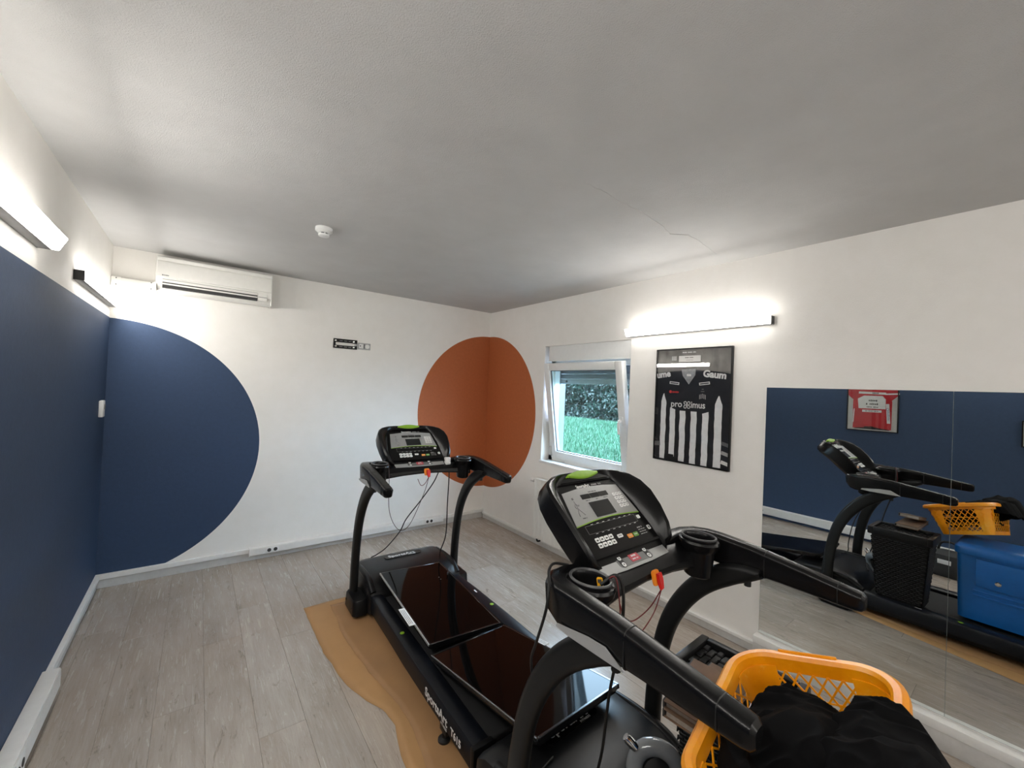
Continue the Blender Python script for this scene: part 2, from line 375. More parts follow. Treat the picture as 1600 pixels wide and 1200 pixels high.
# ------------------------------------------------------------------ window
win = bpy.data.objects.new('window_1', None); COL.objects.link(win); S(win)
FX = R+.085     # inner face of the fixed frame
bm = bmesh.new()
for a in ((WY0, WY0+.055, WZ0, WZ1-.14), (WY1-.055, WY1, WZ0, WZ1-.14), (WY0, WY1, WZ0, WZ0+.055), (WY0, WY1, 1.83, 1.89)): box(bm, FX+.02, FX+.09, *a, .003, 1)
bm_link('window_frame', bm, M_PVC, win, True)
bm = bmesh.new(); box(bm, R+.012, R+.27, WY0, WY1-.045, 1.88, WZ1, .004, 2); bm_link('shutter_box', bm, M_PVC, win, True)
bm = bmesh.new(); box(bm, R+.004, R+.012, WY0, WY1-.035, 1.872, 1.885, .001, 1); bm_link('box_trim', bm, M_PVC, win, True)
bm = bmesh.new(); box(bm, R-.025, FX+.03, WY0, WY1, WZ0-.022, WZ0+.004, .004, 2); bm_link('window_sill', bm, M_PVC, win, True)
bm = bmesh.new(); box(bm, FX+.09, R+.36, WY0, WY1, WZ0-.02, WZ0+.01, .003, 1); bm_link('outer_sill', bm, M_PVC, win, True)
M_SHUT = plain('shutter_grey', (.10, .125, .14, 1), .45)
for k in range(4):
    z = 1.655+k*.052
    bm = bmesh.new(); box(bm, R+.20, R+.212, WY0+.03, WY1-.03, z, z+.049, .004, 2); bm_link('shutter_slat', bm, plain('shutter_end_slat', (.22, .25, .26, 1), .45) if k == 0 else M_SHUT, win, True)
for y in (WY0+.09, WY1-.13):
    bm = bmesh.new(); lathe(bm, [(.012, 0), (.012, .008), (.008, .01)], 12, frame_mtx((R+.20, y, 1.68), (0, 0, 1), (0, 1, 0)))
    bm_link('shutter_stop', bm, M_RUB, win)
for y in (WY0+.012, WY1-.042):
    bx('guide_rail', R+.185, R+.225, y, y+.03, WZ0+.01, 1.88, M_SHUT, win, .003)
for y in (WY0, WY1-.012): bx('reveal_lining', FX+.092, R+.302, y, y+.012, WZ0+.01, 1.88, M_SHUT, win)
# tilted sash: hinged at its foot, top leaning into the room
SB, ST = Vector((FX+.018, 2.605, WZ0+.030)), Vector((R-.055, 2.605, 1.848))
sm = frame_mtx(SB, (0, -1, 0), ST-SB); sh_ = (ST-SB).length; sw = .962
sash = None
bm = bmesh.new(); fwid = .072
for a in ((-sw/2, -sw/2+fwid, 0, sh_), (sw/2-fwid, sw/2, 0, sh_), (-sw/2+fwid, sw/2-fwid, 0, fwid), (-sw/2+fwid, sw/2-fwid, sh_-fwid, sh_)): box(bm, *a, -.062, 0.0, .005, 2)
sash = bm_link('window_sash', bm, M_PVC, win, True, sm)
bx('glass_pane', -sw/2+fwid-.01, sw/2-fwid+.01, fwid-.01, sh_-fwid+.01, -.036, -.032, M_GLASS, sash, mtx=sm)
bm = bmesh.new()
for a in ((-sw/2+fwid, -sw/2+fwid+.008, fwid, sh_-fwid), (sw/2-fwid-.008, sw/2-fwid, fwid, sh_-fwid), (-sw/2+fwid, sw/2-fwid, fwid, fwid+.008), (-sw/2+fwid, sw/2-fwid, sh_-fwid-.008, sh_-fwid)): box(bm, *a, -.032, -.02)
bm_link('gasket', bm, plain('grey_gasket', (.12, .13, .14, 1), .5), sash, mtx=sm)
bm = bmesh.new(); hx = sw/2-fwid*.5
box(bm, hx-.016, hx+.016, .42, .50, 0, .012, .004, 2); box(bm, hx-.010, hx+.010, .45, .475, .012, .045, .004, 2)
tube(bm, [(hx, .462, .045), (hx-.004, .42, .048), (hx-.006, .355, .044)], .0095, 10); bm_link('window_handle', bm, M_PVC, sash, True, sm)
bx('hinge_cover', sw/2-.022, sw/2+.004, .055, .15, -.01, .012, M_PVC, sash, .003, mtx=sm)
bx('hinge_cover', -sw/2-.004, -sw/2+.018, .02, .12, -.02, .010, M_TRIMG, sash, .003, mtx=sm)
bx('drain_cap', -sw/2+.13, -sw/2+.20, -.022, -.006, .0, .012, M_PVC, win, .002, mtx=sm)
# radiator below it
rad = thing('radiator', 'white panel radiator under the tilted window', 'radiator', rigid((R-.105, 2.2, .105), 0))
bm = bmesh.new(); prof = []
ny = 60
for k in range(ny+1):
    y = .89*k/ny; prof.append((.0+(.006 if (k % 4) in (1, 2) else 0), y))
rings = [[(p[0], p[1], 0.0) for p in prof]+[(.07, .89, 0), (.07, 0, 0)], [(p[0], p[1], .58) for p in prof]+[(.07, .89, .58), (.07, 0, .58)]]
loft(bm, rings); bm_link('panel', bm, M_ACW, rad)
bx('top_grille', -.002, .075, -.004, .894, .575, .592, M_ACW, rad, .003); bx('side_panel', -.002, .075, .885, .897, 0, .59, M_ACW, rad, .003)
for y in (.15, .75): bx('wall_bracket', .07, .103, y, y+.04, .05, .5, M_ACW, rad)
bm = bmesh.new(); tube(bm, [(.03, .89, .555), (.03, .915, .555), (.03, .93, .555)], .012, 10, 0); bm_link('valve', bm, M_CHR, rad, True)
bm = bmesh.new(); lathe(bm, [(.012, 0), (.019, .004), (.019, .042), (.012, .05)], 16, frame_mtx((.03, .93, .555), (0, 0, 1), (1, 0, 0))); bm_link('thermostat_knob', bm, M_TRIM, rad, True)
cord('feed_pipe', [(.035, .86, 0), (.035, .86, -.03), (.05, .86, -.045), (.092, .86, -.045)], .009, M_BLK, rad)
# garden beyond the window
def grnd(x, y): return .50+.30*(x-3.1)/5.7
M_SOIL = plain('lawn_green', (.007, .033, .016, 1), .9, var=.3, nscale=6)
v = []; f = []; nx_, ny_ = 24, 24
for i in range(nx_+1):
    for j in range(ny_+1):
        x = R+.31+9.5*i/nx_; y = -4+22*j/ny_; v.append((x, y, grnd(x, y)+.03*noise.noise((x, y, 0))))
for i in range(nx_):
    for j in range(ny_): f.append((i*(ny_+1)+j, (i+1)*(ny_+1)+j, (i+1)*(ny_+1)+j+1, i*(ny_+1)+j+1))
tag(S(pyd('lawn_ground', v, f, M_SOIL, smooth='all')), None, None)
def blades(name, n, gen, mat, label, cat):
    V = np.zeros((n*3, 3)); 
    P, A, B = gen(n)
    V[0::3] = P-A; V[1::3] = P+A; V[2::3] = P+B
    me = bpy.data.meshes.new(name); me.vertices.add(n*3); me.vertices.foreach_set('co', V.ravel())
    me.loops.add(n*3); me.loops.foreach_set('vertex_index', np.arange(n*3)); me.polygons.add(n)
    me.polygons.foreach_set('loop_start', np.arange(n)*3); me.update(); me.validate()
    return tag(link(name, me, mat), label, cat, kind='stuff')
def grass_gen(n):
    x = R+.5+5.35*rng.random(n); y = 2.0+10*rng.random(n); z = .50+.30*(x-3.1)/5.7-.01
    P = np.stack([x, y, z], 1); a = rng.random(n)*2*PI; w = .006+.006*rng.random(n); h = .05+.06*rng.random(n)
    A = np.stack([np.cos(a)*w, np.sin(a)*w, 0*w], 1)
    B = np.stack([(rng.random(n)-.5)*.09, (rng.random(n)-.5)*.09, h], 1); return P, A, B
def leafmat(name, lo, hi, sc=2.5):
    m, nt, bs = newmat(name); g = N(nt, 'ShaderNodeNewGeometry'); 
    c = ramp(nt, g.outputs['Random Per Island'], [(0, lo), (1, hi)])
    v_ = coord(nt); c = mixc(nt, .5, c, ramp(nt, noise_n(nt, v_, sc), [(.3, lo), (.7, hi)]))
    nt.links.new(c, bs.inputs['Base Color']); bs.inputs['Roughness'].default_value = .5; return m
blades('lawn_grass', 90000, grass_gen, leafmat('grass_blades', (.007, .044, .019, 1), (.026, .105, .050, 1)), 'bright green lawn grass seen through the window', 'grass')
HX = 9.0
def hedge_gen(n):
    y = -1+17*rng.random(n); z0 = .80+1.9*rng.random(n)
    lump = np.array([noise.noise((a*1.3, b*1.3, 0))*.35+noise.noise((a*4, b*4, 5))*.22+noise.noise((a*9, b*9, 9))*.10 for a, b in zip(y, z0)])
    x = HX-lump+rng.random(n)*.16
    P = np.stack([x, y, z0], 1); s = .035+.045*rng.random(n)
    d = rng.normal(size=(n, 3)); d /= np.linalg.norm(d, axis=1)[:, None]; e = rng.normal(size=(n, 3)); e = np.cross(d, e); e /= np.linalg.norm(e, axis=1)[:, None]
    return P, d*s[:, None]*.45, e*s[:, None]*1.5
hd = blades('hedge_leaves', 45000, hedge_gen, leafmat('hedge_leaf', (.0018, .0085, .006, 1), (.008, .028, .018, 1), 1.5), 'dense dark green hedge at the end of the lawn', 'hedge')
v = []; f = []; n1, n2 = 80, 30
for i in range(n1+1):
    for j in range(n2+1):
        y = -1+17*i/n1; z = .6+2.0*j/n2
        v.append((HX+.12-noise.noise((y*1.3, z*1.3, 0))*.35-noise.noise((y*4, z*4, 5))*.22, y, z))
for i in range(n1):
    for j in range(n2): f.append((i*(n2+1)+j, (i+1)*(n2+1)+j, (i+1)*(n2+1)+j+1, i*(n2+1)+j+1))
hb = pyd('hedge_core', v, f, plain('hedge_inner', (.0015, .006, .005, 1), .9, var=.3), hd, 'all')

# ------------------------------------------------------------------ wall lamps
def lamp(label, mtx, ln, endcap=0):
    r = thing('wall_lamp', label, 'lamp', mtx, 'LED strip lamps on the walls')
    bx('housing', 0, ln, 0, .052, .0, .040, M_LAMPG, r, .002)
    bx('end_cap', -.006, 0.0, 0, .052, 0, .042, M_LAMPB, r, .001); bx('end_cap', ln, ln+.006, 0, .052, 0, .042, M_LAMPB, r, .001)
    bx('diffuser_edge', 0.0, ln, .000, .054, .040, .054, M_LEDS, r, .002) 
    bm = bmesh.new(); loft(bm, [[(x, .054, .0535), (x, .054, .084), (x, .000, .060), (x, .000, .0535)] for x in (.0005, ln-.0005)]); bm_link('diffuser_edge', bm, M_LEDS, r)
    bm = bmesh.new(); loft(bm, [[(x, .0525, .0835), (x, .0522, .0850), (x, .0012, .0620), (x, .0015, .0605)] for x in (.002, ln-.002)]); bm_link('diffuser', bm, M_LED, r); return r
lamp('lit LED strip lamp above the framed black jersey', frame_mtx((R, 2.085, 2.048), (0, -1, 0), (0, 0, 1)), 1.06)
lamp('lit LED strip lamp on the blue wall nearest the air conditioner', frame_mtx((L, 3.05, 2.045), (0, 1, 0), (0, 0, 1)), 1.06)
lamp('lit LED strip lamp cut by the left edge of the picture', frame_mtx((L, 1.39, 2.06), (0, 1, 0), (0, 0, 1)), 1.06)
lamp('added LED fill lamp on the blue wall beside the camera', frame_mtx((L, -.27, 2.06), (0, 1, 0), (0, 0, 1)), 1.06)  # unseen lamp continuing the row, added to brighten the room
lamp('added LED fill lamp at the rear end of the blue wall', frame_mtx((L, -1.93, 2.06), (0, 1, 0), (0, 0, 1)), 1.06)  # out of view, added further along the row as fill
lamp('added LED fill lamp on the left half of the rear wall', frame_mtx((1.15, REAR, 2.06), (-1, 0, 0), (0, 0, 1)), 1.06)  # unseen rear-wall lamp, added for ambient fill
lamp('added LED fill lamp on the right half of the rear wall', frame_mtx((2.55, REAR, 2.06), (-1, 0, 0), (0, 0, 1)), 1.06)  # another unseen lamp, added to lift the room's ambient light

# ------------------------------------------------------------------ air conditioner
ac = thing('air_conditioner', 'white split air conditioner high on the back wall', 'air conditioner', frame_mtx((-.278, D, 2.19), (1, 0, 0), (0, 0, 1)))
AW, AH, AD = .735, .262, .185
bm = bmesh.new(); pr = [(0, .012), (0, AH), (.16, AH), (.178, AH-.006), (AD-.004, AH-.02), (AD-.004, .10), (AD-.012, .055), (.135, .012), (.11, .0)]
loft(bm, [[(x, p[1], p[0]) for p in pr] for x in (0, AW)]); bm_link('casing', bm, M_ACW, ac)
bm = bmesh.new(); loft(bm, [[(x, p[1], p[0]) for p in [(AD-.004, .105), (AD+.004, .108), (AD+.006, AH-.05), (AD+.002, AH-.042), (AD-.004, AH-.042)]] for x in (.004, AW-.004)]); bm_link('front_panel', bm, M_ACW, ac, True)
bx('top_strip', .002, AW-.002, AH-.036, AH-.008, AD-.008, AD+.002, M_ACW, ac, .005)
slot = bx('outlet', .035, AW-.10, .028, .092, AD-.060, AD-.0035, M_ACD, ac)
for k, (y0, y1, z) in enumerate(((.070, .090, AD+.000), (.048, .064, AD-.004), (.028, .044, AD-.012))):
    bm = bmesh.new(); box(bm, .034, AW-.098, y0, y1, z-.008, z+.001, .003, 1); bm_link('louvre', bm, M_ACW, ac, True)
bx('sensor_cover', AW-.096, AW-.03, .030, .088, AD-.03, AD-.001, M_ACW, ac, .004); bx('seam', AW-.094, AW-.032, .058, .062, AD-.02, AD+.0002, M_GRYP, ac)
for s in (0, 1):
    bx('side_cap', -.004 if s == 0 else AW-.002, .002 if s == 0 else AW+.004, .004, AH-.002, .0, AD-.012, M_ACW, ac, .003)
fine_print('fine_print', 6, .013, M_GRYP, ac, Matrix.Translation((.055, .118, AD+.0046)), sx=1.2)
pc = thing('pipe_cover', 'white pipe cover running from the corner to the air conditioner', 'pipe cover', frame_mtx((L+.002, D, 2.205), (1, 0, 0), (0, 0, 1)))
PW = .249
bx('duct', 0, PW, 0, .062, 0, .055, M_ACW, pc, .006); bx('coupler', .0, .055, -.003, .066, 0, .058, M_ACW, pc, .004); bx('coupler', PW-.02, PW, -.004, .066, 0, .058, M_ACW, pc, .004)
for x in (.028, PW-.03):
    for y in (.008, .055):
        bm = bmesh.new(); lathe(bm, [(.004, 0), (.004, .0015)], 10, Matrix.Translation((x, y, .0582 if x < .1 else .0552))); bm_link('screw', bm, M_ACD, pc)
# ------------------------------------------------------------------ small wall and ceiling fittings
sd = thing('smoke_detector', 'white round smoke detector on the ceiling', 'smoke detector', rigid((.562, 2.66, H), 0) @ Matrix.Scale(.88, 4))
bm = bmesh.new(); lathe(bm, [(.054, 0), (.055, -.022), (.050, -.026)], 32); bm_link('base', bm, M_PVC, sd, True)
bm = bmesh.new(); lathe(bm, [(.046, -.026), (.040, -.034), (.034, -.036)], 32); bm_link('body', bm, M_PVC, sd, True)
bm = bmesh.new(); lathe(bm, [(.026, -.034), (.026, -.045)], 20); bm_link('chamber', bm, M_ACD, sd)
for k in range(6):
    a = k*PI/3; bx('rib', -.003, .003, .024, .034, -.046, -.034, M_PVC, sd, mtx=Matrix.Rotation(a, 4, 'Z'))
bm = bmesh.new(); lathe(bm, [(.034, -.044), (.036, -.047), (.034, -.056), (.026, -.060)], 32); bm_link('cap', bm, M_PVC, sd, True)
tb = thing('television_bracket', 'black slotted television wall bracket on the back wall', 'bracket', frame_mtx((1.008, D, 1.900), (1, 0, 0), (0, 0, 1)))
bm = bmesh.new(); bw, bh = .222, .092
for a in ((0, bw, 0, .030), (0, bw, bh-.034, bh), (0, .020, .030, bh-.034), (bw-.020, bw, .030, bh-.034)): box(bm, *a, .001, .012, .001, 1)
bm_link('plate', bm, M_BLK, tb, True)
for x in (.018, .186):
    for y in (.018, bh-.018):
        bm = bmesh.new(); lathe(bm, [(.009, 0), (.008, .005), (.003, .006)], 14, Matrix.Translation((x, y, .012))); bm_link('bolt', bm, M_CHR, tb, True)
for i in range(3):
    for y in (.016, bh-.018): bx('slot', .055+.042*i, .083+.042*i, y-.002, y+.002, .012, .0125, M_LAMPG, tb)
bx('clip', bw-.024, bw-.004, .034, .056, .004, .016, M_SIL2, tb, .002)
wo = thing('wall_outlet', 'clear covered double wall outlet right of the black bracket', 'outlet', frame_mtx((1.238, D, 1.906), (1, 0, 0), (0, 0, 1)))
bx('back_plate', 0, .125, 0, .066, .0005, .008, M_SIL2, wo, .003)
bx('aerial_insert', .012, .052, .012, .054, .008, .014, M_TRIM, wo, .003); bm = bmesh.new(); lathe(bm, [(.006, 0), (.006, .002)], 12, Matrix.Translation((.022, .034, .0142))); bm_link('aerial_hole', bm, M_ACD, wo)
bm = bmesh.new(); lathe(bm, [(.022, 0), (.022, .006), (.017, .0065), (.016, .002)], 20, Matrix.Translation((.092, .033, .008))); bm_link('socket_insert', bm, M_TRIM, wo, True)
bx('edge_strip', .056, .068, .010, .056, .008, .011, M_GRYP, wo)
th = thing('thermostat', 'small white thermostat on the blue wall near the corner', 'thermostat', frame_mtx((L, 3.915, 1.262), (0, 1, 0), (0, 0, 1)))
bx('case', 0, .07, 0, .115, .0005, .024, M_PVC, th, .005); bx('dial', .040, .060, .052, .090, .024, .028, M_GRYP, th, .002)

edge = [(1.30, 1.245), (1.41, 1.236), (1.55, 1.246), (1.67, 1.248), (1.71, 1.240), (1.78, 1.250), (1.96, 1.269), (2.10, 1.306), (2.13, 1.277), (2.18, 1.245), (2.28, 1.243), (2.47, 1.269), (2.62, 1.291)]
vv = []; ff = []; ns, nd = 60, 14
for i in range(ns+1):
    x = 1.30+1.32*i/ns; y0 = float(np.interp(x, [a for a, b in edge], [b for a, b in edge]))+.006*noise.noise((x*25, 0, 0)); fade = math.sin(PI*i/ns)**.5
    for j in range(nd+1):
        d_ = (j/nd)**1.6; vv.append((x, y0+.55*d_, H-.0003-.0030*fade*(1-d_)**1.5))
    vv.append((x, y0-.002, H+.002))
w_ = nd+2
for i in range(ns):
    for j in range(nd): ff.append((i*w_+j, i*w_+j+1, (i+1)*w_+j+1, (i+1)*w_+j))
    ff.append((i*w_, (i+1)*w_, (i+1)*w_+nd+1, i*w_+nd+1))
S(pyd('trim_1', vv, ff, M_CEIL, None, True))       # proud plaster joint on the ceiling
# ------------------------------------------------------------------ mirrors
MZ0, MZ1 = .136, 1.655
for k, lab in enumerate(('mirror panel beside the framed black jersey', 'mirror panel cut by the right edge of the picture', 'mirror panel outside the picture')):
    if k > 1: break
    y1 = 1.047-.797*k; y0 = y1-.7962
    mi = thing('mirror_panel', lab, 'mirror', frame_mtx((R, y1, MZ0), (0, -1, 0), (0, 0, 1)), 'tall mirror panels on the right wall')
    bx('glass_edge', 0, y1-y0, 0, MZ1-MZ0, .0008, .0045, plain('mirror_edge', (.16, .19, .18, 1), .3), mi)
    bx('silvering', .0006, y1-y0-.0006, .0012, MZ1-MZ0-.0012, .0045, .0052, M_MIR, mi)

# ------------------------------------------------------------------ framed jerseys
def wr(u, v_, s=1.0):
    return s*(.004*noise.noise((u*9, v_*14, 1.7))+.0025*noise.noise((u*26, v_*40, 4.1))+.0015*math.sin(v_*55+6*noise.noise((u*7, v_*5, 2))))
def patch(name, poly_fn, nu, nv, mat, parent, z, smooth='all'):
    """poly_fn(s,t) -> (u,v); a wrinkled cloth patch"""
    vv = []; ff = []
    for i in range(nu+1):
        for j in range(nv+1):
            u, w = poly_fn(i/nu, j/nv); vv.append((u, w, z+wr(u, w)))
    for i in range(nu):
        for j in range(nv): ff.append((i*(nv+1)+j, (i+1)*(nv+1)+j, (i+1)*(nv+1)+j+1, i*(nv+1)+j+1))
    return pyd(name, vv, ff, mat, parent, smooth)
def picture_frame(root, w, h, fmat, t=.022, fw_=.011):
    bm = bmesh.new()
    for a in ((0, fw_, 0, h), (w-fw_, w, 0, h), (fw_, w-fw_, 0, fw_), (fw_, w-fw_, h-fw_, h)): box(bm, *a, .001, t, .0012, 1)
    bm_link('frame', bm, fmat, root, True)
M_SHB = plain('shirt_black', (.0055, .006, .0085, 1), .75, var=.2); M_SHW = plain('shirt_white', (.80, .81, .82, 1), .7, var=.06)
M_SATIN = plain('silver_satin', (.13, .125, .115, 1), .34, .2, var=.4, nscale=10)
FWd, FHt = .568, .838
jf = thing('framed_jersey', 'black and white striped jersey in a thin black frame', 'framed jersey', frame_mtx((R, 1.820, 1.090), (0, -1, 0), (0, 0, 1)))
picture_frame(jf, FWd, FHt, M_BLK, .024, .009)
bx('backing', .006, FWd-.006, .006, FHt-.006, .002, .005, plain('backing_charcoal', (.03, .03, .031, 1), .8), jf)
# satin lining with folds at the top
vv = []; ff = []; nu, nv = 90, 22
for i in range(nu+1):
    for j in range(nv+1):
        u = .008+(FWd-.016)*i/nu; w = FHt*.72+(FHt*.272)*j/nv
        vv.append((u, w, .009+.003*math.sin(u*70+4*noise.noise((u*6, w*4, 0)))*(.4+j/nv*.6)+.002*noise.noise((u*40, w*12, 3))))
for i in range(nu):
    for j in range(nv): ff.append((i*(nv+1)+j, (i+1)*(nv+1)+j, (i+1)*(nv+1)+j+1, i*(nv+1)+j+1))
pyd('satin_lining', vv, ff, M_SATIN, jf, 'all')
def jp(u, v_): return (u*FWd, FHt*(1-v_))        # picture fractions, v from the top
body = patch('shirt_body', lambda s, t: jp(.016+.968*s, .205+.78*t+(.035*abs(2*s-1)**2-.015)*(1-t)), 40, 60, M_SHB, jf, .0135)
col_ = bmesh.new(); prism(col_, [jp(.365, .185), jp(.555, .178), jp(.55, .235), jp(.47, .315), jp(.385, .24)], .0165, .0185); bm_link('collar_lining', col_, plain('collar_grey', (.30, .31, .32, 1), .7, var=.3, nscale=60), jf)
bx('neck_label', .44*FWd, .50*FWd, FHt*(1-.245), FHt*(1-.225), .0186, .0192, M_TXT, jf)
for uc, v0, v1, w, pt in ((.128, .40, .985, .074, 1), (.262, .52, .955, .076, 2), (.400, .545, .985, .078, 0), (.548, .545, .990, .078, 0), (.697, .54, .990, .078, -2), (.853, .405, .985, .088, -1)):
    def fn(s, t, uc=uc, v0=v0, v1=v1, w=w, pt=pt):
        ww = w*(1 if pt in (0, 2, -2) else min(1, .12+t*7)); slant = (.018*(s if pt > 0 else 1-s) if abs(pt) == 2 else 0)*(1-t)
        return jp(uc+(s-.5)*ww, v0+(v1-v0)*t+slant)
    patch('stripe', fn, 6, 50, M_SHW, body, .0165)
MT = lambda u, v_, z=.0205, a=0: Matrix.Translation((u*FWd, FHt*(1-v_), z)) @ Matrix.Rotation(a, 4, 'Z')
text('lettering', 'pro', .066, M_TXT, jf, MT(.235, .490), 'LEFT', bold=.0010, sx=.94); text('lettering', 'imus', .066, M_TXT, jf, MT(.508, .490), 'LEFT', bold=.0010, sx=.86)
bm = bmesh.new()
for sx in (-1, 1):
    tube(bm, [(sx*.018, .017, 0), (sx*.008, .019, 0), (sx*.003, .009, 0), (sx*.003, -.009, 0), (sx*.008, -.019, 0), (sx*.018, -.017, 0), (sx*.020, -.008, 0), (sx*.010, -.001, 0), (sx*.020, .009, 0), (sx*.018, .017, 0)], .0022, 6, 4)
bm_link('lettering', bm, M_TXT, jf, True, MT(.458, .492) @ Matrix.Diagonal((1.15, 1.25, 1, 1)))
text('lettering', 'ume', .066, M_TXT, jf, MT(.016, .238, a=.13), 'LEFT', bold=.0028, sx=.98); text('lettering', 'Gaum', .066, M_TXT, jf, MT(.655, .222, a=-.10), 'LEFT', bold=.0028, sx=1.0)
for u0, a in ((.255, -.10), (.655, .13)):
    o = bx('badge', -.038, .038, -.0095, .0095, 0, .0006, M_TXT, jf, mtx=MT(u0+.02, .305, .0200, a)); bx('badge_print', -.032, .032, -.0045, .0045, .0006, .0009, M_KEYI, jf, mtx=MT(u0+.02, .305, .0200, a))
bm = bmesh.new(); lathe(bm, [(.011, 0), (.011, .0006)], 18, MT(.225, .382)); bm_link('emblem', bm, M_RED, jf)
fine_print('fine_print', 6, .020, M_RED, jf, MT(.25, .384), 'LEFT')
for k in range(5): bx('crest_bar', -.0022, .0022, -.016, .016, 0, .0005, M_SIL2, jf, mtx=MT(.62+.018*k, .41+.004*abs(k-2)))
bx('crest_bar', -.012, .012, -.003, .003, 0, .0005, M_GRYP, jf, mtx=MT(.656, .372)); bx('crest_bar', -.007, .007, -.003, .003, 0, .0005, M_GRYP, jf, mtx=MT(.656, .353))
card = bx('name_card', 0, .165, 0, .044, .0185, .0195, plain('card_white', (.72, .71, .69, 1), .6, var=.02), jf, mtx=Matrix.Translation((.325*FWd, FHt*(1-.118), 0)))
fine_print('fine_print', 12, .011, M_KEYI, jf, MT(.47, .082, .0197)); fine_print('fine_print', 16, .006, M_GRYP, jf, MT(.47, .104, .0197))
fine_print('fine_print', 15, .013, M_TXT, jf, MT(.46, .036, .0165)); 
for k in range(5): bx('satin_crest', -.003, .003, -.016, .016, 0, .0004, M_SIL2, jf, mtx=MT(.228+.014*k, .085, .0165))
bm = bmesh.new(); prism(bm, rrect(.052, .034, .006), 0, .0008, MT(.255, .955, .0225)); bm_link('hem_patch', bm, M_SHB, jf)
for k in range(3): bx('sleeve_bar', -.024, .024, -.012, .012, 0, .0006, (M_GRYP, M_SIL2, M_TXT)[k], jf, mtx=MT(.945, .79+.075*k, .0195, -.25))
bx('sleeve_bar', -.028, .028, -.016, .016, 0, .0006, M_GRYP, jf, mtx=MT(.05, .855, .0195, .1))
bx('front_glass', .008, FWd-.008, .008, FHt-.008, .0235, .0245, M_PGLASS, jf)
# red jersey on the blue wall (seen in the mirror)
rw, rh = .455, .62
rj = thing('framed_jersey', 'red cycling jersey in a black frame on the blue wall', 'framed jersey', frame_mtx((L, .958, 1.268), (0, 1, 0), (0, 0, 1)))
picture_frame(rj, rw, rh, M_BLK, .024, .010)
bx('backing', .008, rw-.008, .008, rh-.008, .002, .006, plain('mount_white', (.60, .61, .59, 1), .7, var=.03), rj)
M_RSH = plain('jersey_red', (.52, .012, .022, 1), .6, var=.12, nscale=12)
def rp(u, v_): return (u*rw, v_*rh)
def redfn(s, t):
    hw = .37+.015*t if t < .62 else .37+.13*min(1, (t-.62)/.12)
    return rp(.5+(2*s-1)*hw, .045+.035*(1-abs(2*s-1))*(1-t)+.86*t)
patch('shirt', redfn, 30, 50, M_RSH, rj, .012)
bm = bmesh.new(); prism(bm, [rp(.15, .035), rp(.85, .035), rp(.8, .075), rp(.5, .09), rp(.2, .075)], .009, .0105); bm_link('hem', bm, M_SHB, rj)
bm = bmesh.new(); prism(bm, [rp(.24, .42), rp(.76, .42), rp(.78, .60), rp(.66, .66), rp(.30, .66), rp(.24, .60)], .018, .019); bm_link('sponsor_patch', bm, M_SHW, rj)
RM = lambda u, v_, z=.0195, a=0: Matrix.Translation((u*rw, rh*v_, z)) @ Matrix.Rotation(a, 4, 'Z')
fine_print('fine_print', 6, .030, M_KEYI, rj, RM(.5, .57)); fine_print('fine_print', 7, .030, M_KEYI, rj, RM(.5, .505)); fine_print('fine_print', 12, .018, M_KEYI, rj, RM(.5, .45))
bx('sponsor_strip', -.085, .085, -.013, .013, 0, .0006, M_SHW, rj, mtx=RM(.5, .375, .0188)); fine_print('fine_print', 14, .016, M_KEYI, rj, RM(.5, .375, .0198))
bx('side_strip', -.014, .014, -.11, .11, 0, .0006, M_SHW, rj, mtx=RM(.19, .34, .0188, -.06)); text('lettering', 'Champion', .034, plain('print_blue', (.03, .06, .25, 1), .5), rj, RM(.19, .33, .0198, -PI/2-.06))
bx('side_strip', -.004, .004, -.08, .08, 0, .0006, M_SHW, rj, mtx=RM(.855, .28, .0188, .04))
bx('shoulder_band', -.06, .06, -.008, .008, 0, .0006, M_SHW, rj, mtx=RM(.12, .70, .0192, -.06)); bx('chest_band', -.12, .12, -.012, .012, 0, .0006, M_SHW, rj, mtx=RM(.5, .71, .0186, .03)); fine_print('fine_print', 6, .022, M_KEYI, rj, RM(.45, .71, .0195))
bx('front_glass', .009, rw-.009, .009, rh-.009, .0235, .0245, M_PGLASS, rj)
pf = thing('framed_picture', 'framed picture on the blue wall at the right edge of the mirror', 'framed picture', frame_mtx((L, -.35, 1.235), (0, 1, 0), (0, 0, 1)))
picture_frame(pf, .455, .25, M_BLK, .024, .010); bx('mount', .009, .446, .009, .241, .002, .008, MATS['mount_white'], pf)
bm = bmesh.new(); prism(bm, [(.06, .03), (.40, .03), (.40, .16), (.43, .17), (.40, .215), (.06, .215), (.03, .17), (.06, .16)], .008, .014, bev=.002); bm_link('shirt', bm, plain('jersey_pale', (.45, .30, .30, 1), .7), pf, True)

